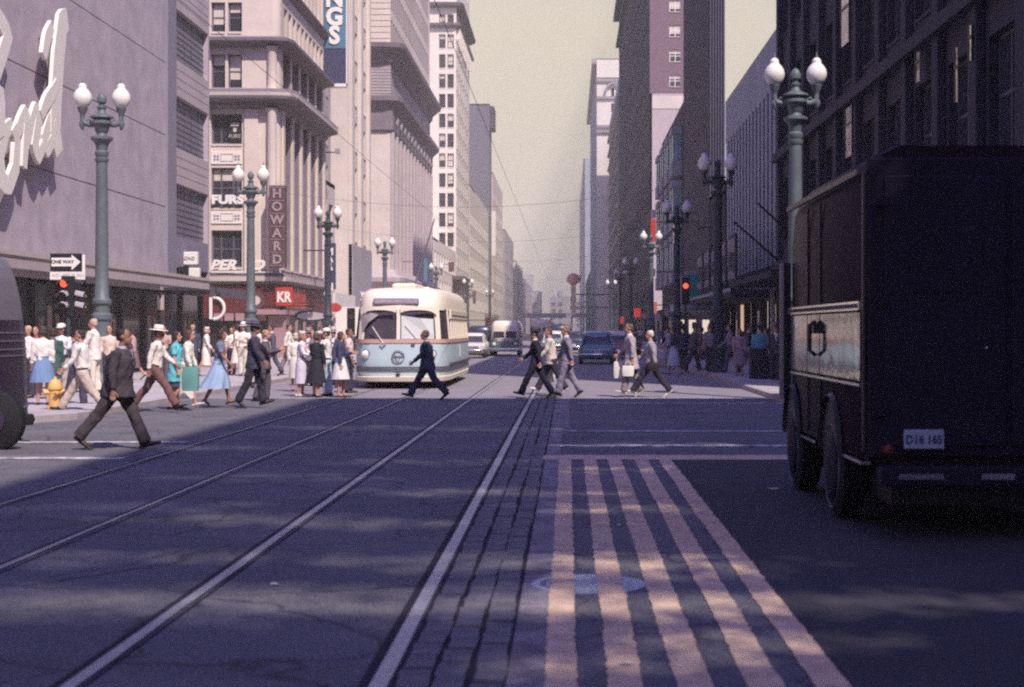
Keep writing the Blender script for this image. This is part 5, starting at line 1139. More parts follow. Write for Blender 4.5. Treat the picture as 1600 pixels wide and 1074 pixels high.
# theatre marquee with teal board
s = thing('marquee', 'theatre marquee with teal and pale boards over the right pavement', 'marquee')
mq = bx('canopy', s, M_SLATE, (BR-3.0, BR-.0, 103, 113.5, 3.0, 3.5), bevel=.05); bx('board', s, M_GRST, (BR-2.9, BR-2.75, 103.2, 107, 3.51, 5.3), (BR-2.74, BR-.1, 103.2, 103.35, 3.51, 5.6)); bx('teal_board', s, M_TEAL, (BR-2.6, BR-1.3, 103.1, 103.19, 3.7, 5.4)); bx('pediment', s, M_GRST, (BR-1.6, BR-.2, 103.1, 103.4, 5.61, 6.1), (BR-1.3, BR-.5, 103.1, 103.4, 6.101, 6.5))
for i, (px, m_) in enumerate(((1065, M_LITC), (1082, M_LITC), (1103, M_LITC), (1117, M_LITC))):
    a = P(px, 515, 112); bx('lit_door', s, m_, (a.x-.25, a.x+.25, 112, 112.1, .5, 2.4))
# right pavement shop front glass beneath the tower
b = thing('shop_row', 'row of dark shop fronts with a few glowing windows under the right towers', 'shop front')
for i in range(14):
    y = 143+i*8; m_ = M_LITW if i in (2, 7, 11) else M_GLASSD; w_ = bx('shop_window', b, m_, (BR-.25, BR-.02, y, y+(6.6 if m_ != M_LITW else 1.2), .6, 3)); bx('fascia', w_, (M_DARK, M_NAVYS, M_DARK2)[i % 3], (BR-.6, BR-.26, y, y+7.4, 3.01, 3.8)); bx('pier', w_, M_DARK, (BR-.4, BR-.02, y+6.7, y+7.6, 0, 3))
# left pavement distant signs
def lsign(label, px, py0, py1, Y, wpx, m, txt=None, tm=None):
    a = P(px-wpx/2, py1, Y); c_ = P(px+wpx/2, py0, Y); s = thing('hanging_sign', label, 'sign'); bx('sign_box', s, m, (a.x, c_.x, Y, Y+.3, a.z, c_.z), bevel=.02); bx('arm', s, M_FRAME, (BL, a.x-.001, Y+.1, Y+.18, c_.z-.3, c_.z-.22))
    if txt:
        for i, ch in enumerate(txt): text(ch, (c_.z-a.z)/len(txt)*.9, ((a.x+c_.x)/2, Y-.02, c_.z-(c_.z-a.z)/len(txt)*(i+.5)), s, tm or M_LETW, name='letter')
lsign('small red hanging sign above the pavement past the streetcar', 762, 497, 512, 175, 6, M_RED)
lsign('pale tall hanging sign on the far left row', 770, 330, 400, 330, 9, M_LETW)
lsign('narrow blue hanging sign above the streetcar roof', 665, 405, 440, 150, 6, M_BLUE)
lsign('little dark hanging sign on the white tower front', 705, 410, 425, 200, 9, M_BROWN)
lsign('brown hanging sign past the streetcar tail', 741, 455, 475, 200, 5, M_BROWN)
lsign('small square dark sign on the pale wall left of the palace block', 527, 232, 240, 104, 7, M_GRST)
# ------------------------------------------------------------------ people
def cmat(c, r=.85, kind='cloth'):
    c = tuple(round(v, 3) for v in c); return mat('%s_%02x%02x%02x' % (kind, int(c[0]*255), int(c[1]*255), int(c[2]*255)), c, r, .16, 5, .35, fine=12, stretch=(1, 1, .45))
SKIN = mat('skin', (.50, .26, .19), .6, .08, 6); SKIND = mat('skin_tan', (.30, .15, .11), .6, .08, 6)
EYE_M = mat('eye_dark', (.03, .02, .02), .4)
_tmp_mod = None
def remesh(mb, vox, m, smooth_it=3):
    me = mb.mesh('tmp'); o = bpy.data.objects.new('tmp', me); WS.collection.objects.link(o)
    r = o.modifiers.new('r', 'REMESH'); r.mode = 'VOXEL'; r.voxel_size = vox; r.use_smooth_shade = True
    if smooth_it: s = o.modifiers.new('s', 'SMOOTH'); s.iterations = smooth_it; s.factor = .5
    out = bake(o); bpy.data.objects.remove(o); bpy.data.meshes.remove(me)
    out.materials.clear(); out.materials.append(m); out.polygons.foreach_set('use_smooth', [True]*len(out.polygons))
    if m.name.startswith('cloth'):                     # folds and creases
        sd = NP[0]*3.7
        n_ = len(out.vertices); co = np.empty(n_*3, np.float32); no = np.empty(n_*3, np.float32); out.vertices.foreach_get('co', co); out.vertex_normals.foreach_get('vector', no); co = co.reshape(-1, 3); no = no.reshape(-1, 3); x, y_, z_ = co.T
        q = np.sin(x*23+z_*19+sd+2*np.sin(y_*17+z_*9))+.8*np.sin(y_*29-z_*31+sd*2+1.7*np.sin(x*21))+.6*np.sin((x-y_)*47+z_*38+2*np.sin(z_*25+sd))
        co += no*(q*.0042)[:, None]; out.vertices.foreach_set('co', co.ravel())
    return out
import numpy as np
POSES = {   # thighL, kneeL, thighR, kneeR, armL(fwd,out,elbow), armR, lean
    'stand': (3, 3, -4, 4, (2, 9, 12), (4, 8, 18), 0),
    'wait': (8, 10, -2, 2, (10, 8, 85), (0, 9, 10), 2),
    'talk': (2, 2, -3, 3, (25, 10, 75), (15, 8, 60), 1),
    'read': (10, 14, -8, 10, (30, 6, 80), (30, 6, 80), 4),
    'step': (19, 6, -15, 12, (-16, 6, 14), (18, 6, 22), 3),
    'stepb': (-15, 12, 19, 6, (18, 6, 25), (-14, 6, 14), 3),
    'stride': (33, 4, -27, 8, (-20, 7, 15), (22, 7, 28), 5),
    'strideb': (-27, 10, 33, 4, (20, 6, 30), (-18, 7, 14), 5),
    'big': (27, 3, -33, 5, (-24, 8, 10), (-6, 10, 12), 4),
    'carry': (16, 6, -14, 14, (4, 6, 20), (2, 7, 12), 4),
}
NP = [0]
def person(label, px, py, face='R', h=1.74, pose='stand', sex='m', jacket=None, top=(.7, .64, .58), legs=(.06, .05, .07), skirt=None, hem=.42, coat=0, hair=(.04, .025, .02), hat=None, hatc=(.5, .42, .36), skin=None, tie=None, sleeve=1, shoe=(.03, .02, .02), build=1.0, z=0.0, group=None, det=0, xy=None, turn=0, beret=0):
    rng_ = random.Random(NP[0]*13+5); NP[0] += 1
    g = Vector((xy[0], xy[1], 0)) if xy else G(px, py, z)
    rot = {'R': -90, 'L': 90, 'A': 0, 'C': 180}[face]+turn
    root = thing('person', label, 'person', (g.x, g.y, z), R(rot), group); sk = skin or SKIN
    k = h/1.75; tl, kl, tr, kr, aL, aR, lean = POSES[pose]; v_ = rng_.uniform(.82, 1.12); tl, kl, tr, kr, lean = tl*v_, kl*rng_.uniform(.6, 1.8), tr*v_, kr*rng_.uniform(.8, 1.6), lean*rng_.uniform(.4, 1.5)
    j = lambda a: rng_.uniform(-a, a)
    f = sex == 'f'; sw = (.165 if f else .19)*build**.5; up = Vector((0, math.sin(R(lean)), math.cos(R(lean)))); pel = Vector((0, 0, .93))
    def leg(s, th, kn):
        hp = pel+Vector((s*.09, 0, 0)); a = R(th); kne = hp+.43*Vector((s*.01, math.sin(a), -math.cos(a))); b_ = R(th-kn); an = kne+.41*Vector((0, math.sin(b_), -math.cos(b_)))
        pit = R(14 if th > 12 else (-38 if th < -12 else 0)) if abs(th) > 12 else 0
        toe = an+Vector((0, math.cos(pit)*.17, math.sin(pit)*.17-.055)); heel = an+Vector((0, -.06*math.cos(pit), -.055-.06*math.sin(pit)))
        return hp, kne, an, toe, heel
    LG = [leg(-1, tl, kl), leg(1, tr, kr)]
    low = min(min(q[3].z, q[4].z) for q in LG)-.022
    off = Vector((0, 0, -low)); LG = [[p+off for p in q] for q in LG]; pel = pel+off
    sh = [pel+up*.50+Vector((s*sw, 0, 0)) for s in (-1, 1)]
    def arm(s, p, ar):
        a, o_, e = R(ar[0]+j(4)), R(ar[1]), R(ar[2]+j(5)); d1 = Vector((s*math.sin(o_), math.sin(a+R(lean)*.3), -math.cos(a)*math.cos(o_))).normalized(); el = p+d1*.285
        d2 = Vector((s*math.sin(o_)*.2-(s*.25 if ar[2] > 60 else 0), math.sin(a+e), -math.cos(a+e))).normalized(); wr = el+d2*.25
        return p, el, wr, d2
    AR = [arm(-1, sh[0], aL), arm(1, sh[1], aR)]
    neck = pel+up*.555; hd = pel+up*.70+Vector((0, .02, 0))
    S = Matrix.Scale(k, 4)
    bw = build
    # --- continuous body
    b = MB()
    b.tube([pel+up*-.08, pel+up*.02, pel+up*.16, pel+up*.32, pel+up*.46, pel+up*.52], [(.12, .09), (.15*bw**.5, .105*bw), (.125*bw, .095*bw), (.145*bw, .105*bw), (.15, .09), (.08, .06)], 12, None, S)
    b.tube([pel+up*.49, neck, hd+Vector((0, -.01, -.04))], [.07, .052, .05], 10, None, S)
    # head: skull, jaw, nose, ears
    b.ball(hd+Vector((0, -.012, .025)), (.074, .094, .095), None, 14, S); b.ball(hd+Vector((0, .022, -.045)), (.055, .066, .07), None, 12, S)
    b.ball(hd+Vector((0, .098, -.015)), (.014, .024, .028), None, 8, S); b.ball(hd+Vector((0, .082, -.062)), (.026, .014, .012), None, 8, S); b.ball(hd+Vector((0, .072, -.098)), (.026, .02, .02), None, 8, S)
    for s in (-1, 1): b.ball(hd+Vector((s*.076, -.01, -.005)), (.012, .02, .034), None, 8, S)
    for q in LG:
        b.tube([q[0], q[0].lerp(q[1], .5), q[1], q[1].lerp(q[2], .35), q[2]], [.082, .07, .052, .053, .036], 10, None, S); b.tube([q[4]+Vector((0, 0, .03)), q[2].lerp(q[3], .4), q[2].lerp(q[3], .8)+Vector((0, 0, .015))], [.026, .03, .016], 8, None, S)
    for q in AR:
        b.tube([q[0]+Vector((0, 0, -.01)), q[0].lerp(q[1], .5), q[1], q[1].lerp(q[2], .4), q[2]], [.05, .044, .036, .036, .026], 10, None, S)
        b.tube([q[2], q[2]+q[3]*.05, q[2]+q[3]*.095], [(.024, .03), (.016, .042), (.014, .038)], 8, None, S)
    body = link('body', remesh(b, .016 if det else .021, sk, 2), root)
    b = MB()                                              # fingers and thumb rooted in the palm; eyes and brows
    for s, q in zip((-1, 1), AR):
        fw = Vector((0, 1, 0)); lat = (fw-q[3]*fw.dot(q[3])).normalized() if abs(q[3].y) < .95 else Vector((0, 0, 1)); nrm = q[3].cross(lat)
        for i, (o_, ln) in enumerate(((.030, .07), (.010, .08), (-.010, .075), (-.030, .058))):
            p0 = q[2]+q[3]*.075+lat*o_; b.tube([p0, p0+q[3]*ln*.5+nrm*.008*s, p0+q[3]*ln*.85+nrm*.03*s], [.0095, .009, .007], 6, sk, S)
        p0 = q[2]+q[3]*.035+lat*.03; b.tube([p0, p0+lat*.03+q[3]*.03, p0+lat*.035+q[3]*.062], [.012, .011, .008], 6, sk, S)
    b.obj('fingers', body, 60)
    b = MB()
    for s in (-1, 1): b.ball(hd+Vector((s*.031, .078, .012)), (.012, .008, .007), EYE_M, 8, S); b.box(-.016, .016, -.004, .004, -.003, .003, EYE_M, S @ Matrix.Translation(hd+Vector((s*.031, .084, .034))))
    b.box(-.02, .02, -.003, .003, -.002, .002, mat('lips', (.3, .09, .08), .6), S @ Matrix.Translation(hd+Vector((0, .094, -.062)))); b.obj('eyes', body)
    # --- clothes
    vx = .017 if det else .023
    tc = cmat(jacket or top)
    if legs is not None and not skirt:
        b = MB(); b.tube([pel+up*.12, pel+up*.02, pel+up*-.07], [(.15*bw**.6, .11*bw), (.172*bw**.6, .128*bw), (.16*bw**.5, .12*bw)], 12, None, S)
        for q in LG:
            hm = q[2]+(q[2]-q[1]).normalized()*.01
            b.tube([q[0]+Vector((0, 0, -.01)), q[0].lerp(q[1], .5), q[1], q[1].lerp(q[2], .5), q[1].lerp(q[2], .8), hm], [.105*bw**.4, .1, .084, .083, .088, .092], 12, None, S)
        link('trousers', remesh(b, vx, cmat(legs)), root)
    b = MB()
    hemz = (-.14 if not coat else -coat) if jacket else (.06 if sex == 'm' else .02)
    ex = .03 if jacket else .012
    rings_ = [(.545, (.07, .06)), (.525, (.10, .075)), (.49, (sw*.93, .095)), (.42, (sw*.95+ex*.3, .105*bw+ex)), (.28, (.142*bw+ex, .112*bw+ex)), (.14, ((.118 if f else .135)*bw+ex, .104*bw+ex)), (.02, ((.155 if f else .152)*bw**.6+ex, .12*bw+ex))]
    if hemz < .02: rings_.append((hemz, ((.17 if not coat else .21)*bw**.6+ex, .145*bw+ex+(.03 if coat else 0))))
    b.tube([pel+up*.0+up*a if a > 0 else pel+up*0+Vector((0, 0, a)) for a, _ in rings_], [q for _, q in rings_], 16, None, S)
    for q in AR:
        e_ = q[2].lerp(q[1], .05) if sleeve == 1 else (q[0].lerp(q[1], .75))
        if sleeve == 1: b.tube([q[0]+Vector((0, 0, .005)), q[0].lerp(q[1], .4), q[1], q[1].lerp(q[2], .5), e_], [.068+ex*.5, .06+ex*.4, .05+ex*.4, .046+ex*.3, .04+ex*.3], 12, None, S)
        elif sleeve > 0: b.tube([q[0]+Vector((0, 0, .005)), q[0].lerp(q[1], .4), e_], [.066, .062, .062], 12, None, S)
    link('jacket' if jacket and not coat else ('coat' if coat else ('blouse' if f else 'shirt')), remesh(b, vx, tc), root)
    if jacket:                                         # shirt front, collar, tie
        sc_ = cmat(top); b = MB(); fy = .105*bw+.045
        P1 = lambda x, a, dy=0: (pel+up*a+Vector((x, fy*(.72 if a > .5 else .98)+dy, 0)))*k
        b.add([P1(-.055, .53, -.0), P1(.055, .53, -.0), P1(.0, .27, .012)], [(0, 1, 2)], sc_); b.tube([neck*k+Vector((0, .0, -.035*k)), neck*k+Vector((0, .005, .015*k))], [.068*k, .058*k], 12, sc_); b.obj('shirt_front', root, 60)
        if tie: b = MB(); b.add([P1(-.012, .53, .012), P1(.012, .53, .012), P1(.022, .32, .02), P1(0, .28, .02), P1(-.022, .32, .02)], [(0, 1, 2, 3, 4)], cmat(tie)); b.obj('tie', root)
    else:
        b = MB(); b.tube([neck*k+Vector((0, 0, -.04*k)), neck*k+Vector((0, 0, .005*k))], [.068*k, .06*k], 12, tc); b.obj('collar', root, 60)
        if not f: b = MB(); b.tube([(pel+up*.035)*k, (pel+up*.07)*k], [(.168*bw**.6*k, .125*bw*k)]*2, 16, M_BLACK); b.obj('belt', root, 60)
    if skirt:
        wr_ = (.122*bw+.01, .10*bw+.01); kind, col_ = skirt; n = 40; rg = []; kz = pel.z
        flare = {'full': .40, 'straight': .20, 'pleat': .28}[kind]; swing = Vector((0, -.10 if kind == 'full' and pose not in ('stand', 'talk', 'wait') else 0, 0))
        for i in range(9):
            u = i/8; zz = (kz+.13)*(1-u)+hem*u; rr = (.175+(flare-.175)*max(0, (u-.25)/.75)**.8) if u > .25 else wr_[0]+(.175-wr_[0])*(u/.25)
            amp = (.10 if kind == 'full' else (.05 if kind == 'pleat' else .015))*u; nf = 9 if kind != 'pleat' else 14
            rg.append([((rr*(1+amp*math.sin(nf*t+2*u)+.04*u*math.sin(3*t+1)))*math.cos(t), (rr*.86*(1+amp*math.sin(nf*t+2*u)))*math.sin(t)+swing.y*u*u, zz) for t in [2*math.pi*q/n for q in range(n)]])
        b = MB(); b.loft(rg, cmat(col_), S); b.obj('skirt', root, 60)
        b = MB(); b.tube([(pel+Vector((0, 0, .12)))*k, (pel+Vector((0, 0, .15)))*k], [(wr_[0]*k+.008, wr_[1]*k+.008)]*2, 16, cmat(tuple(v*.6 for v in col_))); b.obj('belt', root, 60)
    sm = cmat(shoe, .5, 'leather')
    for q in LG:
        an, toe, heel = q[2], q[3], q[4]; b = MB(); dn = (toe-heel).normalized(); b.tube([heel+Vector((0, 0, .012)), heel.lerp(toe, .3)+Vector((0, 0, .022)), heel.lerp(toe, .65)+Vector((0, 0, .01)), toe+dn*.05], [(.036, .036), (.04, .046), (.046, .034), (.03, .02)] if not f else [(.028, .03), (.03, .024), (.038, .022), (.022, .014)], 10, sm, S)
        b.tube([heel+Vector((0, 0, .02)), heel+Vector((0, 0, -.018))], [.03, .026] if not f else [.016, .01], 8, sm, S)
        if not f: b.tube([an+Vector((0, 0, .02)), an+Vector((0, -.005, -.03))], [.045, .042], 10, sm, S)
        b.obj('shoe', root, 60)
    hm_ = cmat(hair, .7, 'hair')
    b = MB(); n = 14; hc = hd+Vector((0, -.028, .04))
    if f:
        b.ball(hc+Vector((0, 0, .002)), (.088, .095, .092), hm_, 14, S); b.ball(hc+Vector((0, -.035, -.06)), (.085, .06, .07), hm_, 12, S)
        for s in (-1, 1): b.ball(hc+Vector((s*.068, .01, -.06)), (.025, .045, .06), hm_, 10, S)
    else:
        b.ball(hc, (.081, .088, .083), hm_, 14, S); b.ball(hc+Vector((0, -.03, -.05)), (.07, .055, .055), hm_, 12, S)
    b.obj('hair', root, 60)
    if hat:
        hh = cmat(hatc, .8, 'felt'); b = MB(); HT = S @ Matrix.Translation(hd+Vector((0, -.015, .07))) @ Matrix.Rotation(R(-6), 4, 'X')
        if hat == 'fedora': b.lathe([(.155, 0), (.15, .006), (.10, .012), (.098, .03), (.094, .10), (.075, .125), (.03, .115)], 22, hh, HT @ Matrix.Diagonal((.86, 1.05, 1, 1)))
        elif hat == 'straw': b.lathe([(.19, 0), (.185, .008), (.105, .012), (.10, .03), (.095, .095), (.07, .11), (.02, .11)], 22, hh, HT @ Matrix.Diagonal((.9, 1.02, 1, 1)))
        elif hat == 'cap': b.lathe([(.105, -.005), (.11, .03), (.09, .07), (.04, .09)], 18, hh, HT); b.box(-.07, .07, .07, .16, -.01, .0, hh, HT)
        elif hat == 'pill': b.lathe([(.09, .0), (.095, .05), (.07, .065)], 18, hh, HT)
        b.obj('hat', root, 50)
        if hat in ('fedora', 'straw'): b = MB(); b.lathe([(.102, .012), (.101, .038)], 22, M_BLACK if hat == 'fedora' else cmat((.2, .15, .12)), HT @ Matrix.Diagonal((.86 if hat == 'fedora' else .9, 1.04, 1, 1))); b.obj('hat_band', root, 50)
    W = Matrix.Translation((g.x, g.y, z)) @ Matrix.Rotation(R(rot), 4, 'Z') @ S
    return [W @ (q[2]+q[3]*.11) for q in AR], root
def bag(label, hand, m, w=.34, h=.28, d=.12, dz=0, rot=0, name='shopping_bag', cat='bag'):
    t = thing(name, label, cat, (hand.x, hand.y, hand.z-h-.10+dz), R(rot)); b = MB()
    n = 12; rg = []
    for u in (0, .08, .3, .7, 1): 
        a = .5*w*(.92+.12*math.sin(math.pi*u)); c = .5*d*(1 if u < .9 else .7); rg.append([(a*math.copysign(abs(math.cos(2*math.pi*i/n))**.5, math.cos(2*math.pi*i/n)), c*math.copysign(abs(math.sin(2*math.pi*i/n))**.5, math.sin(2*math.pi*i/n)), u*h) for i in range(n)])
    b.loft(rg, m); b.obj('bag_body', t, 50)
    for s in (-1, 1): b = MB(); b.tube([(-w*.25, s*d*.25, h-.01), (-w*.14, s*.01, h+.09), (w*.14, s*.01, h+.09), (w*.25, s*d*.25, h-.01)], .008, 6, m); b.obj('handle', t, 60)
    return t
WH, CR, NV, BK, BR_, GY, LG_ = (.78, .72, .66), (.66, .55, .44), (.05, .055, .10), (.02, .018, .025), (.12, .065, .05), (.16, .14, .17), (.40, .36, .36)
M_PBAG = mat('pale_paper', (.72, .66, .58), .8, .08, 6); M_DBAG = mat('dark_leather', (.03, .02, .02), .4, .1, 6); M_GBAG = mat('green_bag', (.12, .30, .27), .6, .1, 5)
Z = .125
# foreground and crosswalk
person('portly man in a dark brown suit striding right, nearest of all the walkers', 184, 702, 'R', 1.80, 'big', jacket=(.055, .042, .05), top=(.45, .5, .6), legs=(.06, .045, .05), build=1.5, skin=SKIND, hair=(.02, .015, .015), det=1, tie=(.05, .04, .05))
h1, _ = person('man in black suit and hat striding left, first of the trio by the rail', 838, 623, 'L', 1.72, 'stride', jacket=(.018, .015, .026), top=WH, legs=(.018, .015, .026), hat='fedora', hatc=(.06, .06, .09), det=1)
h2, _ = person('person in cream jacket between the black and grey suited men', 862, 617, 'L', 1.74, 'strideb', jacket=(.58, .50, .44), top=(.3, .28, .32), legs=(.03, .028, .045), shoe=(.7, .65, .6), hair=(.10, .05, .03), det=1)
bag('large white paper bag carried amid the striding trio', h2[1]+Vector((-.18, 0, .06)), M_PBAG, .42, .44, .16)
person('man in grey suit, rightmost of the trio by the rail', 886, 622, 'L', 1.79, 'step', jacket=(.24, .21, .26), top=WH, legs=(.22, .19, .24), hair=(.2, .15, .11), det=1)
h3, _ = person('man in light overcoat carrying white bags, left of the pair in the right lane', 986, 621, 'L', 1.80, 'step', jacket=(.42, .36, .37), coat=.30, top=WH, legs=(.25, .2, .2), hair=(.12, .08, .06), shoe=(.5, .45, .4), det=1)
bag('white bag hanging from the left hand of the overcoated walker', h3[0]+Vector((-.12, 0, .03)), M_PBAG, .30, .26, .14); bag('tall white bag hanging from the right hand of the overcoated walker', h3[1]+Vector((.1, 0, 0)), M_PBAG, .26, .42, .14)
h4, _ = person('fair haired person in grey jacket stepping left behind the overcoated walker', 1018, 621, 'L', 1.74, 'stride', jacket=(.36, .31, .34), top=(.3, .3, .35), legs=(.025, .02, .035), hair=(.62, .55, .45), shoe=(.6, .56, .52), det=1)
bag('dark bag held against the front of the fair haired walker', h4[0]+Vector((-.05, 0, .25)), M_DBAG, .3, .22, .1)
h5, _ = person('stout man in navy jacket crossing in front of the streetcar', 668, 625, 'L', 1.75, 'strideb', jacket=(.055, .062, .095), top=(.6, .6, .62), legs=(.045, .045, .07), build=1.2, hair=(.10, .06, .05), skin=SKIND, det=1)
person('man in dark suit and hat standing alone at the left crosswalk', 396, 638, 'R', 1.80, 'step', jacket=(.05, .045, .07), top=GY, legs=(.03, .028, .04), hat='fedora', hatc=(.09, .08, .11), skin=SKIND, det=1)
h6, _ = person('man in open dark jacket reading behind the hatted man', 413, 627, 'R', 1.72, 'read', jacket=(.10, .08, .10), top=WH, legs=(.09, .075, .09), hair=(.3, .2, .14), det=1)
pp = thing('newspaper', 'folded white newspaper held out by the man in the open jacket', 'newspaper', tuple(h6[0]+Vector((.05, 0, -.02)))); b = MB()
for i in range(3): b.add([(-.14, .0, -.06+i*.01), (.16, .0, .07+i*.012), (.16, .12, .08+i*.012), (-.14, .12, -.05+i*.01)], [(0, 1, 2, 3)], M_PBAG)
b.obj('page', pp)
person('woman in blue sleeveless top and wide pale blue skirt at the left crosswalk', 342, 637, 'R', 1.66, 'step', 'f', top=(.16, .19, .27), skirt=('full', (.30, .40, .56)), hem=.44, sleeve=.4, skin=SKIND, det=1)
h7, _ = person('man in wide white hat, cream shirt and brown trousers walking on the left', 243, 644, 'R', 1.80, 'strideb', top=(.74, .66, .58), legs=(.16, .075, .07), hat='straw', hatc=(.8, .74, .64), skin=SKIND, det=1, sleeve=1)
bag('green bag carried beside the white hatted man', h7[0]+Vector((.2, .1, .12)), M_GBAG, .36, .5, .16)
person('woman in loose turquoise coat with dark hair standing on the left', 275, 640, 'R', 1.68, 'stand', 'f', jacket=(.12, .46, .52), coat=.30, top=(.1, .4, .45), skirt=('straight', (.05, .06, .1)), hem=.5, sleeve=.7, hair=(.03, .02, .02), det=1)
person('woman in long cream dress right beside the turquoise coat', 291, 640, 'R', 1.66, 'carry', 'f', top=(.78, .72, .62), skirt=('straight', (.78, .72, .62)), hem=.25, hair=(.10, .05, .04), shoe=(.7, .66, .6), det=1)
person('man in white shirt and beige trousers striding by the yellow hydrant', 130, 651, 'L', 1.76, 'strideb', top=(.78, .72, .66), legs=(.50, .41, .34), hair=(.03, .02, .02), det=1)
person('man in dark trousers and grey shirt half hidden by the striding beige trousered man', 118, 640, 'R', 1.66, 'carry', top=(.45, .42, .42), legs=(.05, .045, .08), hair=(.05, .03, .03))
person('woman in white blouse and blue full skirt seen from behind near the hydrant', 67, 633, 'A', 1.66, 'stand', 'f', top=(.78, .72, .66), skirt=('pleat', (.16, .25, .42)), hem=.5, hair=(.06, .04, .03), z=Z, det=1, turn=25)
person('woman in dark green coat on the left pavement behind the blue skirt', 83, 624, 'A', 1.62, 'stand', 'f', jacket=(.04, .09, .08), coat=.32, top=(.05, .1, .09), skirt=('straight', (.04, .08, .07)), hem=.5, z=Z)
person('man in pale shirt and white cap facing the street on the left pavement', 96, 618, 'C', 1.70, 'talk', top=(.66, .64, .64), legs=(.45, .38, .34), hat='cap', hatc=(.75, .7, .62), skin=SKIND, z=Z)
person('person in bright white shirt just right of the bus end', 44, 622, 'C', 1.68, 'stand', top=WH, legs=(.05, .04, .07), hair=(.5, .42, .32), z=Z)
person('person in red shirt between the white shirt and the blue skirt', 56, 618, 'C', 1.66, 'stand', top=(.42, .05, .05), legs=(.08, .05, .06), z=Z)
person('man in white suit standing by the foot of the nearest green lamp', 147, 615, 'L', 1.86, 'talk', jacket=(.76, .70, .62), top=WH, legs=(.70, .62, .52), hair=(.5, .4, .3), z=Z)
person('shorter woman in pink beside the white suited man at the lamp', 133, 613, 'C', 1.56, 'stand', 'f', top=(.55, .32, .32), skirt=('straight', (.4, .25, .26)), z=Z)
person('man in tan shirt seen behind the dark suited strider', 171, 612, 'C', 1.7, 'stand', top=(.7, .55, .45), legs=(.08, .06, .08), z=Z)
person('man in navy suit standing in the store doorway at left', 301, 584, 'C', 1.76, 'stand', jacket=(.05, .06, .10), top=WH, legs=(.05, .06, .09), hair=(.55, .42, .3), z=Z)
h8, _ = person('woman in white dress walking near the store doorway', 322, 588, 'R', 1.62, 'step', 'f', top=WH, skirt=('straight', WH), hem=.4, hair=(.5, .4, .3), hat='pill', hatc=WH, z=Z)
for i, (px, py, hh, sx, tp, bt, lab) in enumerate((
    (208, 594, 1.62, 'f', (.45, .3, .3), (.2, .1, .12), 'woman in rose blouse by the store window left of the white hat'),
    (256, 592, 1.70, 'm', (.5, .34, .3), (.1, .08, .1), 'man in tan shirt before the shop window right of the white hat'),
    (352, 583, 1.66, 'f', (.62, .56, .52), (.5, .25, .22), 'woman in pale blouse just right of the blue skirted woman'),
    (362, 585, 1.66, 'm', (.78, .72, .64), (.10, .08, .12), 'man in white shirt and dark trousers before the red shop floor'),
    (371, 586, 1.72, 'f', (.80, .74, .64), (.78, .72, .62), 'woman all in white left of the hatted dark suit'),
    (380, 588, 1.78, 'm', (.80, .75, .66), (.68, .62, .54), 'tall man in white clothes left of the hatted dark suit'),
    (404, 600, 1.74, 'm', (.74, .68, .6), (.1, .09, .12), 'man in pale shirt partly hidden behind the dark hatted man'))):
    if sx == 'f': person(lab, px, py, 'R' if i % 2 else 'L', hh, 'step', 'f', top=tp, skirt=('pleat', bt), z=Z)
    else: person(lab, px, py, 'C' if i % 2 else 'L', hh, 'talk', top=tp, legs=bt, hat='fedora' if i == 5 else None, hatc=WH, z=Z, sleeve=.7)
# the knot of people waiting at the streetcar
person('woman in long white dress and white hat, leftmost of those waiting at the streetcar', 471, 620, 'R', 1.66, 'talk', 'f', top=(.70, .64, .66), skirt=('straight', (.66, .60, .66)), hem=.35, hat='pill', hatc=WH, hair=(.3, .2, .15), det=1, shoe=WH)
person('woman in pale mauve dress behind the white hatted woman at the streetcar', 462, 612, 'A', 1.62, 'stand', 'f', top=(.78, .72, .62), skirt=('straight', (.7, .64, .58)), hem=.4, hair=(.5, .4, .3))
h9, _ = person('woman in black dress with full black skirt waiting at the streetcar', 494, 621, 'A', 1.64, 'wait', 'f', top=(.025, .022, .03), skirt=('pleat', (.025, .022, .03)), hem=.38, hair=(.10, .06, .05), det=1, turn=-30, sleeve=1)
bag('dark handbag on the arm of the woman in black', h9[0]+Vector((-.06, 0, .02)), M_DBAG, .3, .24, .12, name='handbag')
person('man in white shirt and pale blue trousers beside the woman in black', 511, 619, 'L', 1.72, 'talk', top=(.74, .70, .64), legs=(.40, .50, .56), hat='cap', hatc=WH, det=1, sleeve=.7)
person('woman in navy blouse and gathered white skirt waiting at the streetcar', 532, 621, 'R', 1.66, 'wait', 'f', top=(.05, .055, .11), skirt=('pleat', (.76, .70, .66)), hem=.48, hair=(.10, .05, .04), det=1, sleeve=1)
person('man with red and white shirt against the streetcar corner', 545, 614, 'R', 1.74, 'stand', top=(.72, .55, .50), legs=(.04, .04, .06), hair=(.08, .05, .04), skin=SKIND, sleeve=.7)
person('man in dark suit seen between the black dress and the navy blouse', 521, 606, 'C', 1.72, 'stand', jacket=(.05, .05, .08), top=WH, legs=(.05, .05, .07), hat='fedora', hatc=(.5, .45, .4))
person('woman in cream coat behind the man with pale blue trousers', 504, 604, 'L', 1.62, 'stand', 'f', jacket=(.6, .5, .42), coat=.3, top=WH, skirt=('straight', (.5, .4, .35)), hat='pill', hatc=(.6, .5, .4))
person('man in grey suit behind the woman in white at the streetcar stop', 482, 603, 'C', 1.7, 'stand', jacket=(.16, .14, .17), top=WH, legs=(.14, .12, .15), hat='fedora', hatc=(.3, .25, .22))
person('girl with blond hair beyond the dark suited man at the streetcar', 540, 600, 'A', 1.5, 'stand', 'f', top=(.6, .3, .3), skirt=('pleat', (.3, .3, .4)), hair=(.5, .38, .22))
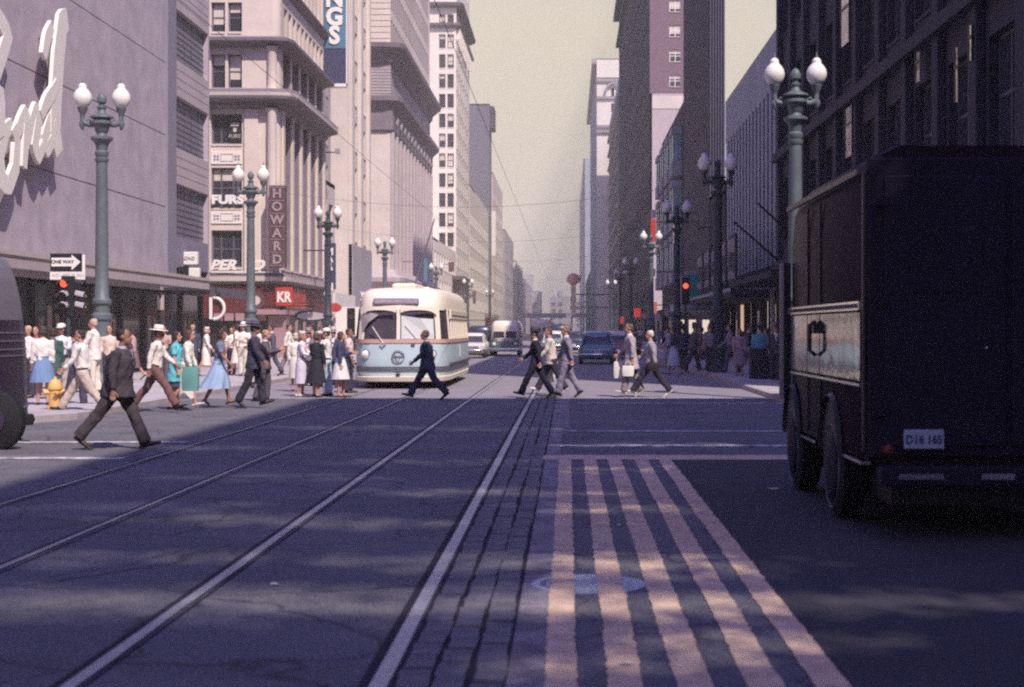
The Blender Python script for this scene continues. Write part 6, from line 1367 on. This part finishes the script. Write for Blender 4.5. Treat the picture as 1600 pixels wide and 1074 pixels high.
for i, (px, py, c1, c2, lab) in enumerate(((425, 588, (.1, .09, .12), (.08, .07, .1), 'man in dark suit walking past the pink granite pier'), (450, 586, (.74, .68, .6), (.3, .2, .2), 'man in white shirt at the corner shop entrance'), (489, 582, (.4, .2, .18), (.1, .08, .1), 'man in rust shirt under the oval hanging sign'), (512, 578, (.7, .66, .6), (.1, .1, .14), 'man in cream shirt below the MARTIN sign'))):
    person(lab, px, py, 'LR'[i % 2], 1.72, ('step', 'stepb')[i % 2], jacket=c1 if i == 0 else None, top=c1 if i else WH, legs=c2, z=Z)
# right pavement in shade
RP = [(1046, 578, 'L', 'f', (.35, .4, .55), (.2, .2, .3), 'woman in pale blue skirt walking on the shaded right pavement', 'step', .0),
      (1053, 590, 'L', 'f', (.05, .05, .08), (.36, .40, .50), 'woman with light blue bag skirt at the shaded right kerb', 'stepb', 0),
      (1068, 580, 'A', 'm', (.06, .05, .08), (.05, .04, .06), 'man in dark suit left of the second right lamp', 'stand', 0),
      (1083, 583, 'R', 'm', (.10, .08, .11), (.05, .04, .06), 'man in dusky jacket close left of the second right lamp', 'step', 0),
      (1098, 578, 'L', 'f', (.2, .1, .12), (.1, .05, .07), 'woman in wine coloured dress before the theatre marquee', 'step', 0),
      (1110, 582, 'C', 'm', (.3, .28, .3), (.05, .05, .07), 'man in grey shirt beside the second right lamp', 'stand', 0),
      (1142, 584, 'L', 'm', (.28, .24, .30), (.08, .07, .1), 'man in grey jacket just right of the second right lamp', 'step', 0),
      (1155, 588, 'C', 'f', (.4, .28, .3), (.3, .22, .25), 'woman in dusty pink before the ribbed store windows', 'stand', 0),
      (1168, 586, 'R', 'm', (.06, .06, .09), (.05, .05, .07), 'man in dark jacket before the ribbed store windows', 'stepb', 0),
      (1188, 592, 'A', 'm', (.10, .30, .38), (.03, .03, .05), 'man in teal shirt standing before the lit orange window', 'stand', 0),
      (1198, 588, 'L', 'f', (.6, .55, .52), (.06, .05, .08), 'woman with pale collar next to the teal shirted man', 'stand', 0),
      (1212, 594, 'C', 'm', (.07, .06, .08), (.04, .04, .06), 'man in dark coat beside the white canopy post', 'stand', 0),
      (1128, 578, 'C', 'f', (.15, .12, .2), (.1, .09, .14), 'woman in violet dress behind the second right lamp', 'stand', 0)]
for px, py, fc, sx, c1, c2, lab, po, _ in RP:
    if sx == 'f': person(lab, px, py, fc, 1.63, po, 'f', top=c1, skirt=('pleat', c2), z=Z)
    else: person(lab, px, py, fc, 1.74, po, jacket=c1 if c1[0] < .2 else None, top=c1 if c1[0] >= .2 or c1[1] > .2 else WH, legs=c2, z=Z, hat='fedora' if px % 3 == 0 else None, hatc=(.12, .1, .12))
ct = thing('news_stand', 'dark wooden news stand box with dull teal top on the shaded right pavement', 'news stand', tuple(G(1196, 592, Z)))
bx('box', ct, M_DARK, (-.5, .5, -.3, .3, 0, .95), bevel=.02); bx('counter', ct, mat('stand_teal', (.05, .11, .14), .6), (-.56, .56, -.35, .35, .951, 1.0)); bx('shelf', ct, M_SLATED, (-.45, .45, -.34, -.301, .3, .34), (-.45, .45, -.34, -.301, .6, .64))
# farther walkers, a few pixels tall
far = random.Random(3)
FC = ['white shirt', 'navy suit', 'grey suit', 'red dress', 'cream coat', 'blue dress']
FCC = [(.78, .72, .64), (.05, .06, .1), (.2, .18, .2), (.4, .08, .08), (.6, .5, .4), (.2, .3, .45)]
for i in range(14):
    side = -1 if i < 7 else 1; x = far.uniform(-15.5, -13.2) if side < 0 else far.uniform(6.4, 9.2); y = 92+i % 7*13+far.uniform(-3, 3); c = i % 6
    person('%s walker %s, %s' % (FC[c], 'on the far left pavement' if side < 0 else 'on the far right pavement', ('nearest', 'second', 'third', 'fourth', 'fifth', 'sixth', 'farthest')[i % 7]+' of the distant row'), 0, 0, 'AC'[i % 2], 1.7, 'step', 'f' if c in (3, 5) else 'm', top=FCC[c], skirt=('straight', FCC[c]) if c in (3, 5) else None, legs=(.06, .05, .07), xy=(x, y), z=Z)
# ------------------------------------------------------------------ air
hz = bpy.data.materials.new('haze_air'); hz.use_nodes = True; t = hz.node_tree; t.nodes.clear()
pv = N(t, 'ShaderNodeVolumePrincipled'); pv.inputs['Density'].default_value = 0.001; pv.inputs['Color'].default_value = (1, .93, .78, 1); pv.inputs['Anisotropy'].default_value = -.45
oo = N(t, 'ShaderNodeOutputMaterial'); t.links.new(pv.outputs[0], oo.inputs['Volume'])
b = MB(); b.box(-1720, 1720, -320, 2120, -1.2, 85, hz); tag(b.obj('haze'), kind='stuff')
bpy.data.scenes.remove(WS)
